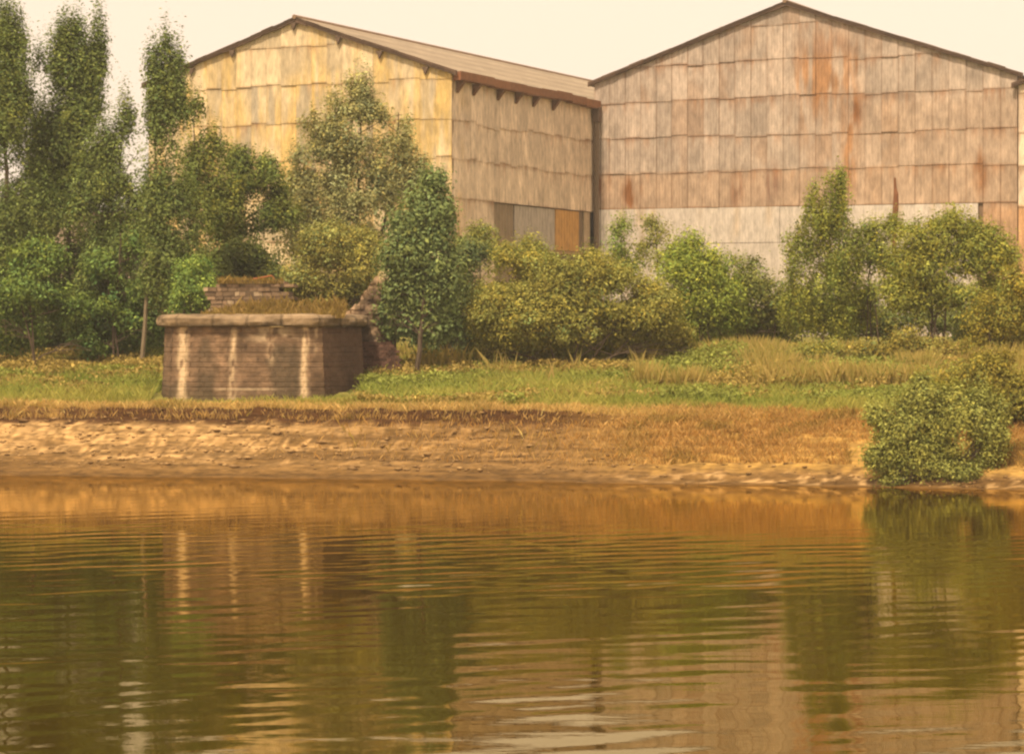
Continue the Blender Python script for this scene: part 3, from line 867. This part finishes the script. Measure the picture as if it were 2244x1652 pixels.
POP = "tall poplars at the left of the bank"
DKG = (0.068, 0.088, 0.025)
pop = dict(clump=(0.34, 0.34, 0.50), rise=0.5, leaf=0.19, per=30, col=DKG, hue=0.10, gapcut=0.37, dens=0.29, widen=1.35, bark=(0.15, 0.115, 0.075))
tree("poplar_tree", "dark poplar cut by the left edge of the photo", "tree", POP,
     [(12, 60, 32, 55), (30, 140, 42, 70), (-20, 200, 60, 90), (20, 260, 55, 80), (5, 370, 72, 90), (25, 480, 80, 80), (-20, 560, 110, 90), (30, 640, 80, 80), (0, 720, 90, 60)], 140, 11, 20, trunk=0.22, **pop)
tree("poplar_tree", "tallest two-topped poplar, second from the left edge", "tree", POP,
     [(150, 80, 28, 45), (130, 130, 36, 50), (165, 165, 42, 60), (150, 250, 58, 60), (213, 105, 13, 55), (206, 175, 24, 48), (195, 240, 24, 40), (120, 330, 40, 70), (165, 350, 60, 70), (150, 440, 72, 70), (160, 540, 85, 70), (130, 640, 85, 70), (150, 720, 80, 50), (92, 400, 45, 60), (95, 490, 50, 60), (205, 330, 36, 50), (110, 300, 30, 50)], 142, 12, 150, trunk=0.2, **pop)
tree("poplar_tree", "shorter pointed poplar between the two-topped poplar and the slender one", "tree", POP,
     [(268, 265, 14, 42), (258, 320, 36, 45), (240, 390, 48, 55), (270, 400, 36, 40), (225, 470, 60, 60), (255, 560, 65, 70), (235, 660, 65, 70), (300, 440, 34, 50), (305, 520, 40, 55), (285, 360, 28, 40), (215, 400, 36, 50)], 139, 13, 245, trunk=0.13, **{**pop, "gapcut": 0.33})
tree("poplar_tree", "slender pale-trunked poplar overlapping the left eave of the yellow shed", "tree", POP,
     [(338, 165, 13, 40), (362, 135, 9, 50), (388, 140, 11, 40), (358, 215, 30, 45), (390, 215, 20, 40), (352, 290, 26, 55), (372, 300, 26, 50), (360, 380, 38, 60), (385, 455, 45, 60), (350, 490, 36, 50), (375, 560, 50, 50), (335, 430, 26, 50), (345, 620, 40, 50)], 136, 14, 308, trunk=0.13, **{**pop, "gapcut": 0.31, "bark": (0.22, 0.17, 0.11)})
tree("young_tree", "feathery green tree in front of the yellow gable beside the slender poplar", "tree", None,
     [(425, 255, 24, 40), (440, 310, 38, 42), (470, 335, 30, 32), (430, 380, 50, 55), (480, 400, 40, 40), (440, 470, 70, 60), (430, 560, 70, 60), (470, 620, 50, 50)], 144, 15, 440, dens=0.2, leaf=0.19, col=(0.075, 0.09, 0.022), clump=(0.36, 0.36, 0.42), rise=0.3)
tree("leafy_tree", "dark bushy tree between the young tree and the tall willow", "tree", None,
     [(525, 350, 28, 32), (545, 400, 55, 45), (500, 440, 48, 45), (590, 390, 38, 42), (530, 490, 75, 60), (600, 470, 45, 50), (540, 570, 85, 50)], 147, 16, 530, dens=0.25, leaf=0.2, col=(0.062, 0.078, 0.019))
tree("willow_tree", "tallest grey-green willow in front of the yellow gable", "tree", None,
     [(790, 190, 28, 38), (775, 240, 50, 45), (720, 285, 42, 40), (815, 255, 36, 40), (880, 250, 22, 36), (870, 300, 40, 42), (760, 320, 80, 55), (680, 350, 45, 45), (840, 350, 55, 45), (890, 370, 36, 55), (720, 400, 80, 60), (820, 420, 80, 55), (650, 430, 55, 60), (760, 480, 110, 60), (870, 460, 45, 60), (650, 520, 55, 60), (860, 540, 60, 50)], 150, 17, 780,
     dens=0.25, leaf=0.19, widen=1.12, gapcut=0.41, col=(0.128, 0.130, 0.052), trunk=0.2, clump=(0.40, 0.40, 0.42), rise=0.25, stems=2)
tree("willow_shrub", "rounded olive willow shrub behind the right half of the pier", "shrub", "shrubs along the bank",
     [(740, 540, 75, 55), (690, 580, 55, 55), (790, 590, 55, 55), (720, 640, 80, 45), (790, 650, 50, 40), (650, 620, 40, 40)], 139, 18, 740, dens=0.3, leaf=0.17, col=(0.118, 0.115, 0.030), stems=3, trunk=0.09, names=("stems", "foliage"))
tree("ash_tree", "dark green ash tree growing hard against the right end of the pier", "tree", None,
     [(952, 405, 18, 36), (940, 450, 36, 36), (965, 480, 32, 36), (900, 490, 36, 40), (945, 530, 52, 42), (885, 560, 48, 48), (955, 590, 56, 48), (900, 630, 62, 50), (965, 660, 48, 48), (880, 690, 46, 48), (868, 640, 26, 34), (862, 700, 28, 40), (935, 715, 60, 40), (990, 620, 30, 40)], 130.2, 19, 910,
     dens=0.25, leaf=0.24, col=(0.070, 0.093, 0.032), trunk=0.14, clump=(0.42, 0.42, 0.46), hue=0.09, gapcut=0.40, undercut=1.0)
tree("leafy_shrub", "dark bluish shrub squeezed between the ash tree and the big round bush", "shrub", "shrubs along the bank",
     [(1030, 555, 40, 40), (1000, 640, 55, 55), (1030, 720, 55, 50), (985, 760, 55, 40), (1040, 770, 50, 36)], 135.5, 20, 1010, dens=0.27, leaf=0.18, col=(0.055, 0.07, 0.025), stems=3, trunk=0.08, names=("stems", "foliage"))
tree("round_bush", "biggest rounded olive bush, dark underneath, in the middle of the bank", "bush", "shrubs along the bank",
     [(1150, 585, 65, 45), (1090, 625, 60, 50), (1230, 600, 75, 45), (1200, 650, 90, 60), (1310, 605, 80, 50), (1070, 690, 60, 60), (1290, 670, 100, 60), (1400, 640, 75, 50), (1150, 720, 100, 60), (1420, 700, 80, 60), (1260, 740, 110, 50), (1370, 760, 90, 45), (1110, 780, 70, 35), (1470, 760, 50, 45), (1180, 800, 90, 30), (1310, 808, 100, 28), (1420, 800, 60, 28)], 131, 21, 1260,
     dens=0.30, leaf=0.17, undercut=2.8, col=(0.112, 0.111, 0.026), stems=5, trunk=0.12, names=("stems", "foliage"), clump=(0.44, 0.44, 0.30))
tree("sapling", "thin upright sapling in front of the white panel, left of the bright shrub", "sapling", "saplings by the sheds",
     [(1362, 505, 14, 28), (1360, 545, 22, 32), (1365, 590, 28, 30)], 142, 22, 1362, dens=0.3, leaf=0.16, col=(0.10, 0.125, 0.026), trunk=0.05, rise=0.2)
tree("sapling", "wispy light sapling spreading before the white panel behind the bush", "sapling", "saplings by the sheds",
     [(1440, 500, 30, 20), (1425, 535, 36, 25), (1440, 580, 40, 30)], 143, 23, 1440, dens=0.16, leaf=0.15, col=(0.12, 0.125, 0.035), trunk=0.05)
tree("sapling", "small sprig sticking up before the grey sliding door", "sapling", "saplings by the sheds",
     [(1160, 530, 30, 22), (1170, 560, 36, 24)], 141, 24, 1165, dens=0.25, leaf=0.15, col=(0.115, 0.12, 0.028), trunk=0.05)
tree("sapling", "loose pale sapling between the ash tree top and the dark open bay", "sapling", "saplings by the sheds",
     [(1050, 515, 30, 30), (1035, 550, 42, 34), (1085, 560, 36, 30)], 142, 25, 1055, dens=0.2, leaf=0.16, col=(0.105, 0.115, 0.030), trunk=0.05)
tree("leafy_shrub", "bright green shrub right of the biggest round bush", "shrub", "shrubs along the bank",
     [(1505, 545, 38, 36), (1530, 590, 55, 42), (1480, 610, 50, 50), (1580, 600, 45, 45), (1530, 660, 75, 50), (1600, 670, 50, 45), (1550, 710, 70, 36)], 137, 26, 1530, dens=0.27, leaf=0.18, col=(0.110, 0.135, 0.024), stems=4, trunk=0.07, names=("stems", "foliage"))
tree("leafy_shrub", "dull green shrub left of the birch foot", "shrub", "shrubs along the bank",
     [(1625, 590, 30, 40), (1660, 635, 42, 40), (1640, 690, 55, 42), (1705, 660, 45, 45), (1700, 715, 55, 32)], 138.5, 27, 1670, dens=0.26, leaf=0.17, col=(0.082, 0.092, 0.024), stems=4, trunk=0.06, names=("stems", "foliage"))
tree("birch_tree", "drooping young birch rising highest before the grey-brown gable", "tree", None,
     [(1822, 385, 24, 22), (1795, 415, 30, 26), (1845, 420, 24, 26), (1790, 465, 32, 34), (1840, 480, 32, 34), (1775, 530, 36, 40), (1840, 545, 36, 44), (1755, 600, 44, 40), (1815, 620, 44, 46), (1865, 600, 26, 40), (1760, 670, 50, 36), (1830, 690, 46, 36)], 134.5, 28, 1800,
     dens=0.24, leaf=0.16, col=(0.100, 0.112, 0.022), trunk=0.10, bark=(0.36, 0.28, 0.2), clump=(0.32, 0.32, 0.40), droop=0.6, widen=1.3, gapcut=0.30)
tree("leafy_shrub", "two-pronged shrub between the birch and the rounded tree", "shrub", "shrubs along the bank",
     [(1912, 505, 20, 34), (1950, 510, 18, 26), (1905, 565, 30, 40), (1950, 570, 34, 36), (1915, 630, 46, 42), (1890, 680, 46, 36)], 135.5, 29, 1915, dens=0.27, leaf=0.17, col=(0.105, 0.118, 0.024), stems=3, trunk=0.06, names=("stems", "foliage"), rise=0.2)
tree("rounded_tree", "broad rounded small tree with bare forked stems at the right", "tree", None,
     [(2085, 490, 60, 30), (2040, 530, 62, 42), (2120, 530, 70, 42), (1995, 580, 50, 42), (2080, 580, 90, 50), (2165, 580, 55, 48), (2020, 630, 60, 38), (2110, 640, 80, 38), (2190, 640, 40, 40), (1975, 640, 36, 36)], 131, 30, 2058,
     dens=0.27, leaf=0.17, widen=1.15, gapcut=0.30, col=(0.105, 0.113, 0.022), stems=4, trunk=0.11)
tree("leafy_shrub", "brownish shrub filling the right edge under the rounded tree", "shrub", "shrubs along the bank",
     [(2230, 620, 36, 50), (2215, 690, 55, 50), (2165, 730, 55, 45), (2240, 770, 60, 60), (2150, 790, 50, 40), (2200, 810, 60, 40)], 127, 31, 2205, dens=0.25, leaf=0.17, col=(0.105, 0.098, 0.018), stems=4, trunk=0.07, names=("stems", "foliage"))
tree("waterside_bush", "round green bush leaning over the water at the right", "bush", "shrubs along the bank",
     [(2050, 895, 55, 40), (1985, 930, 50, 45), (2100, 930, 60, 50), (2040, 960, 80, 55), (1960, 990, 45, 45), (2110, 990, 60, 45), (2030, 1020, 80, 40), (1985, 1035, 50, 28), (2095, 1030, 65, 32), (2000, 880, 40, 34), (2130, 900, 50, 40), (2150, 1000, 45, 40), (1950, 940, 40, 40), (2170, 950, 40, 45), (1925, 905, 22, 22), (2015, 858, 26, 26), (2090, 862, 30, 22), (1915, 1005, 20, 24), (2185, 915, 28, 26), (2150, 1045, 40, 22), (1960, 1050, 40, 16), (2050, 1054, 60, 16)], 106.6, 32, 2045,
     dens=0.34, leaf=0.155, rise=0.12, widen=0.9, col=(0.116, 0.124, 0.030), stems=6, gapcut=0.38, undercut=0.3, trunk=0.08, names=("stems", "foliage"), clump=(0.30, 0.30, 0.28), hue=0.07)
tree("leafy_shrub", "olive shrub behind the waterside bush running off the right edge", "shrub", "shrubs along the bank",
     [(2130, 860, 55, 36), (2190, 850, 50, 45), (2240, 880, 50, 60), (2180, 910, 55, 50), (2250, 960, 50, 60), (2200, 960, 45, 50), (2120, 840, 60, 40), (2160, 820, 60, 40), (2220, 1000, 40, 40)], 110.5, 33, 2195, dens=0.24, leaf=0.17, col=(0.095, 0.088, 0.017), stems=4, trunk=0.07, names=("stems", "foliage"))
tree("leafy_shrub", "small low shrub in the dry grass below the birch", "shrub", "shrubs along the bank",
     [(1735, 785, 42, 22), (1790, 775, 46, 24), (1830, 790, 40, 22)], 129, 34, 1775, dens=0.3, leaf=0.15, col=(0.105, 0.108, 0.024), stems=3, trunk=0.04, names=("stems", "foliage"))
tree("leafy_shrub", "fresh green shrub behind the left end of the pier coping", "shrub", "shrubs along the bank",
     [(430, 585, 26, 34), (410, 630, 34, 36), (450, 640, 32, 36), (400, 680, 32, 30)], 134, 35, 420, dens=0.3, leaf=0.18, col=(0.085, 0.125, 0.028), stems=3, trunk=0.05, names=("stems", "foliage"))
tree("bushy_tree", "lighter green bushy young tree low in front of the poplars at the far left", "tree", None,
     [(60, 570, 50, 45), (110, 600, 60, 50), (40, 640, 60, 50), (120, 680, 70, 50), (60, 730, 80, 45), (150, 750, 60, 35), (10, 700, 50, 50)], 135, 60, 80, dens=0.22, leaf=0.22, col=(0.062, 0.092, 0.022), trunk=0.09, stems=2, undercut=1.8, gapcut=0.46)
tree("bushy_tree", "lighter green bushy young tree between the poplars and the slender pale trunk", "tree", None,
     [(265, 510, 40, 40), (290, 560, 45, 45), (230, 580, 50, 45), (270, 640, 60, 50), (220, 690, 60, 45), (290, 720, 50, 40), (235, 750, 60, 30)], 137.5, 61, 255, dens=0.22, leaf=0.22, col=(0.060, 0.090, 0.022), trunk=0.09, stems=2, undercut=1.5, gapcut=0.46)
BACK = [("brownish low scrub in front of the rounded tree's stems", [(1985, 765, 55, 34), (2060, 785, 70, 36), (2130, 800, 60, 40), (1910, 775, 40, 24)], 127.5),
        ("low scrubby shrub right of the bright green shrub, in front of the white panel", [(1560, 690, 80, 40), (1640, 720, 70, 34), (1500, 720, 70, 40)], 146),
        ("dense low shrub behind the birch stem, before the white panel", [(1760, 690, 70, 45), (1840, 700, 70, 40), (1700, 720, 70, 30)], 147),
        ("low wide shrub filling the gap under the rounded tree", [(1940, 700, 70, 36), (2020, 700, 70, 34), (2090, 710, 60, 30), (1900, 715, 60, 30)], 148),
        ("low scrub right of the rounded tree stems before the rusty sheets", [(2150, 690, 60, 45), (2220, 680, 60, 60), (2170, 730, 70, 30)], 146)]
for i, (lb, bs, Y) in enumerate(BACK):
    tree("leafy_shrub", lb, "shrub", "low scrub before the tall gable", bs, Y, 70 + i, dens=0.2, leaf=0.19, col=((0.108, 0.098, 0.022), (0.085, 0.095, 0.024), (0.072, 0.085, 0.023))[min(i, 2)], stems=3, trunk=0.05, names=("stems", "foliage"))
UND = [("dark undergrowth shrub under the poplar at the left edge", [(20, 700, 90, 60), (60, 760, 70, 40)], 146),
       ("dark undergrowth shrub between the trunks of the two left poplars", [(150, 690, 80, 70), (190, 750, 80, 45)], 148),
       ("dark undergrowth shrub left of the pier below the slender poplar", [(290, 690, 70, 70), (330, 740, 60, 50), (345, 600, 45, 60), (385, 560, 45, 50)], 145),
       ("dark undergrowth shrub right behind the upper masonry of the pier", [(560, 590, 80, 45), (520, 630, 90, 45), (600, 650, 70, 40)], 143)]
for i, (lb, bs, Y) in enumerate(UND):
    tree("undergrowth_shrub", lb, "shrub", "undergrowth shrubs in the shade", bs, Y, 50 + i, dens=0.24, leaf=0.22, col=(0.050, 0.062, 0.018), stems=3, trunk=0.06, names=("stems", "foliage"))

# rusty post among the shrubs
ps = MB()
b0 = at(1962, 390, 150)
gzp = float(ground_z(np.array([b0[0]]), np.array([150.0]))[0])
ps.tube([(b0[0] - .05, 150, gzp - .3), (b0[0] - .06, 150, 11.6), (b0[0] + .02, 150, 12.6), (b0[0] + .04, 150, 13.3), (b0[0] + .0, 150, 13.6), (b0[0] - .03, 150, b0[2])], [0.12, 0.13, 0.16, 0.13, 0.08, 0.06], 8, (0.20, 0.085, 0.04))
o = ps.build("rusty_post", M_TRIM); setp(o, "thin rusty broken post standing up before the tall gable, behind the shrubs", "post")

# ------------------------------------------------------------------ grass, weeds, stones
def blades(name, x, y, z, hgt, wid, cols, lean, rs, mat):
    n = len(x)
    a = rs.uniform(0, 2 * math.pi, n)
    dx, dy = np.cos(a) * wid * .5, np.sin(a) * wid * .5
    lx = rs.normal(0, 1, n) * lean * hgt; ly = rs.normal(0, 1, n) * lean * hgt - 0.1 * hgt
    b0 = np.stack([x - dx, y - dy, z - 0.03], 1); b1 = np.stack([x + dx, y + dy, z - 0.03], 1)
    mm = np.stack([x + lx * .4 + dx * .6, y + ly * .4 + dy * .6, z + hgt * .6], 1)
    tp = np.stack([x + lx, y + ly, z + hgt], 1)
    v = np.stack([b0, b1, mm, tp], 1).reshape(-1, 3)
    f = np.arange(4 * n).reshape(n, 4)
    return build(name, v, f, mat, None, np.repeat(np.clip(cols, 0.005, 0.8), 4, 0))

def scatter(n, x0, x1, y0, y1, rs):
    x = rs.uniform(x0, x1, n); y = rs.uniform(y0, y1, n)
    return x, y, y - shore_y(x)

rs = np.random.default_rng(90)
pier_box = lambda x, y: (x > -16.3) & (x < -6.7) & (y > 122.9) & (y < 133.5)
# green meadow grass above the lip
x, y, d = scatter(760000, -34, 40, 108, 146, rs)
pt = fbm(x * 0.35, y * 0.5, 801, 3)
keep = (d > 6.3 + 3.4 * (fbm(x * .6, y * .8, 802, 3) - .4)) & ~pier_box(x, y) & (rs.random(len(x)) < 0.75 - 0.4 * sstep(14, 26, d))
x, y, d, pt = x[keep], y[keep], d[keep], pt[keep]
z = ground_z(x, y)
tall = 0.14 + 0.30 * sstep(7.5, 12, d) * (0.5 + pt)
h_ = tall * np.exp(np.clip(rs.normal(0, 0.35, len(x)), -1, 0.4))
green = np.array((0.27, 0.32, 0.065)); olive = np.array((0.46, 0.41, 0.11)); strawc = np.array((0.56, 0.38, 0.13))
tt = np.clip(0.35 + (pt - 0.5) * 2.0 + rs.normal(0, .2, len(x)), 0, 1)
c = mixc(green, olive, tt)
dry = sstep(10.8, 7.2, d + (pt - .5) * 4) + 0.75 * sstep(2, 12, x) * sstep(14, 20, d) * sstep(0.45, 0.6, pt)
c = mixc(c, strawc, np.clip(dry, 0, 1) * (0.35 + 0.65 * rs.random(len(x))))
c = c * np.exp(rs.normal(0, 0.16, (len(x), 1)))
o = blades("meadow_grass", x, y, z, h_, 0.017 * np.exp(rs.normal(0, .2, len(x))), c, 0.34, rs, M_GRASS)
setp(o, "green and yellowing rough grass along the top of the bank", "grass", kind="stuff")
# dry orange grass on the right slope and along the lip
x, y, d = scatter(700000, -34, 40, 100, 128, rs)
rr = sstep(1.0, 9.0, x)
pt = fbm(x * 0.6, y * 0.9, 811, 3)
keep = ((d > 1.5 + 0.8 * pt) & (d < 5.6 + 5.5 * fbm(x * 0.45, y * 0.45, 812, 3)) & (rs.random(len(x)) < rr * (0.25 + 1.1 * pt))) | ((d > 5.9) & (d < 7.6) & (rs.random(len(x)) < 0.55))
keep |= (d > 2.5) & (d < 6) & (rs.random(len(x)) < 0.10 * sstep(-14, 2, x))
keep &= ~((x > 13.3) & (d < 4) & (x < 17.6))
x, y, d, pt = x[keep], y[keep], d[keep], pt[keep]
z = ground_z(x, y)
h_ = (0.12 + 0.22 * pt) * np.exp(np.clip(rs.normal(0, 0.3, len(x)), -1, .4))
c = mixc((0.42, 0.225, 0.065), (0.55, 0.36, 0.14), rs.random(len(x)))
c = mixc(c, mixc((0.56, 0.39, 0.15), (0.66, 0.48, 0.20), rs.random(len(x))), 0.85 * sstep(5.6, 6.4, d) * sstep(12, 2, x))
c = mixc(c, (0.19, 0.16, 0.03), 0.8 * sstep(0.55, 0.72, pt) * rs.random(len(x)))
c = c * np.exp(rs.normal(0, 0.2, (len(x), 1)))
o = blades("dry_grass", x, y, z, h_, 0.021 * np.exp(rs.normal(0, .2, len(x))), c, 0.4, rs, M_GRASS)
setp(o, "dry orange grass hanging over the bank edge and right slope", "grass", kind="stuff")
# tall seeding grass below the birch
x, y, d = scatter(150000, -6, 24, 119, 139, rs)
pt = fbm(x * 0.5, y * 0.5, 821, 3)
keep = (pt > 0.42 + 0.2 * rs.random(len(x)) + 0.25 * sstep(9, 5, x)) & (d > 15) & (d < 27)
x, y, pt = x[keep], y[keep], pt[keep]
c = mixc((0.56, 0.41, 0.15), (0.34, 0.30, 0.08), rs.random(len(x)))
o = blades("tall_grass", x, y, ground_z(x, y), (0.35 + 0.95 * pt) * np.exp(np.clip(rs.normal(0, .3, len(x)), -1, .35)), np.full(len(x), 0.019), c, 0.2, rs, M_GRASS)
setp(o, "tall straw-coloured seeding grass below the birch", "grass", kind="stuff")
# tufts on the pier
x = np.concatenate([rs.uniform(-14.2, -7.6, 5000), rs.uniform(-13.6, -10.6, 1300)])
y = np.concatenate([rs.uniform(125.5, 128.6, 5000), rs.uniform(128.55, 129.6, 1300)])
zb = np.concatenate([np.full(5000, 6.66), np.full(1300, 8.27)])
pt = fbm(x * 0.9, y * 0.9, 831, 3)
lift = np.where(zb < 7, 0.42 * sstep(125.6, 128, y) * sstep(-15, -11, x), 0)
keep = pt > 0.36
x, y, zb, pt, lift = x[keep], y[keep], zb[keep], pt[keep], lift[keep]
c = mixc((0.36, 0.235, 0.085), (0.26, 0.19, 0.055), rs.random(len(x))) * np.exp(rs.normal(0, .2, (len(x), 1)))
o = blades("wall_grass", x, y, zb + lift - 0.1, (0.08 + 0.2 * pt + 0.4 * lift) * np.exp(rs.normal(0, .3, len(x))), np.full(len(x), 0.045), c, 0.35, rs, M_GRASS)
setp(o, "dry brown grass growing on top of the ruined pier", "grass", kind="stuff")
# leafy weeds at the foot of the shrubs
def weeds():
    rs = np.random.default_rng(95)
    n = 11000
    x = rs.uniform(-28, 24, n); y = rs.uniform(112, 142, n); d = y - shore_y(x)
    pt = fbm(x * 0.3, y * 0.4, 841, 3)
    keep = (d > 11.0) & ~pier_box(x, y) & (rs.random(n) < sstep(0.30, 0.54, pt + 0.012 * (d - 14))) & (d < 27)
    keep |= (np.abs(x + 5) < 6) & (d > 8.6) & (d < 16) & (x > -6.8)
    x, y, pt, d = x[keep], y[keep], pt[keep], d[keep]
    z = ground_z(x, y)
    per = 30; ids = np.repeat(np.arange(len(x)), per); m = len(ids)
    hh = (0.25 + 0.9 * pt + 0.55 * sstep(13, 19, d) * pt) * (0.68 + 0.32 * sstep(5, 9, x))
    t = rs.random(m) ** 0.7
    p = np.stack([x[ids] + rs.normal(0, .3, m), y[ids] + rs.normal(0, .3, m), z[ids] + hh[ids] * t], 1)
    nr = rs.normal(size=(m, 3)) * 0.7 + np.array([0, -0.2, 0.8])
    tone = np.exp(rs.normal(0, .2, (len(x), 1)))
    br = (fbm(x * .25, y * .3, 845, 2) > 0.56)
    base = np.where(br[:, None], np.array((0.34, 0.25, 0.075)), np.array((0.24, 0.26, 0.06)))
    c = (base * tone)[ids] * np.exp(rs.normal(0, .18, (m, 1)))
    ln = 0.15 * np.exp(rs.normal(0, .3, m))
    v, f, cc = leaf_mesh(p, nr, ln, ln * 0.5, c, rs)
    o = build("undergrowth", v, f, M_LEAF, None, cc)
    setp(o, "low leafy weeds among the grass at the foot of the shrubs", "weeds", kind="stuff")
weeds()
# rubble on the stony shore
def stones():
    rs = np.random.default_rng(97)
    base = np.array([(1, 0, 0), (-1, 0, 0), (0, 1, 0), (0, -1, 0), (0, 0, 1), (0, 0, -1), (.62, .62, .4), (-.62, .62, .4), (-.62, -.62, .4), (.62, -.62, .4)], float)
    fb = [(4, 6, 7), (4, 7, 8), (4, 8, 9), (4, 9, 6), (0, 6, 9), (0, 2, 6), (2, 7, 6), (2, 1, 7), (1, 8, 7), (1, 3, 8), (3, 9, 8), (3, 0, 9), (5, 2, 0), (5, 1, 2), (5, 3, 1), (5, 0, 3)]
    n = 16000
    x = rs.uniform(-32, 30, n); y = rs.uniform(102, 124, n); d = y - shore_y(x)
    r = sstep(1, 9, x); pt = fbm(x * .5, y * 2.2, 851, 3)
    keep = ((d > 1.2) & (d < 6.3) & (rs.random(n) < (1 - r) * (0.15 + 1.3 * sstep(.38, .62, pt)))) | ((d > 0.2) & (d < 1.9) & (rs.random(n) < 0.45 * r))
    x, y = x[keep], y[keep]; n = len(x)
    z = ground_z(x, y)
    s = 0.048 * np.exp(rs.normal(0, 0.45, n))
    V = base[None] * (1 + rs.normal(0, .18, (n, 10, 3)))
    V = V * (s[:, None, None] * np.stack([rs.uniform(.9, 2.0, n), rs.uniform(.8, 1.3, n), rs.uniform(.4, .8, n)], 1)[:, None, :])
    a = rs.uniform(-.6, .6, n); ca, sa = np.cos(a)[:, None], np.sin(a)[:, None]
    V = np.stack([V[..., 0] * ca - V[..., 1] * sa, V[..., 0] * sa + V[..., 1] * ca, V[..., 2]], -1)
    V = V + np.stack([x, y, z + s * .2], 1)[:, None, :]
    f = (np.array(fb)[None] + (np.arange(n) * 10)[:, None, None]).reshape(-1, 3)
    c = mixc((0.44, 0.28, 0.12), (0.15, 0.085, 0.034), rs.random(n) ** 0.7)
    o = build("rubble", V.reshape(-1, 3), f, M_STONE, None, np.repeat(c, 10, 0))
    setp(o, "pale rubble stones strewn over the muddy shore", "rubble", kind="stuff")
stones()

# ------------------------------------------------------------------ thin haze volume, added to lift the shadows
def haze():
    x0, x1, y0, y1, z0, z1 = -6500, 6500, -6500, 9500, -6.0, 36.0
    v = [(x, y, z) for z in (z0, z1) for (x, y) in ((x0, y0), (x1, y0), (x1, y1), (x0, y1))]
    f = [(0, 3, 2, 1), (4, 5, 6, 7), (0, 1, 5, 4), (1, 2, 6, 5), (2, 3, 7, 6), (3, 0, 4, 7)]
    m = bpy.data.materials.new("haze"); m.use_nodes = True
    N = m.node_tree.nodes; N.remove(N["Principled BSDF"])
    p = N.new("ShaderNodeVolumePrincipled")
    p.inputs["Color"].default_value = (0.95, 0.93, 0.88, 1)
    p.inputs["Density"].default_value = 0.0003
    p.inputs["Anisotropy"].default_value = 0.0
    m.node_tree.links.new(p.outputs[0], N["Material Output"].inputs["Volume"])
    setp(build("haze", v, f, m), kind="stuff")
haze()
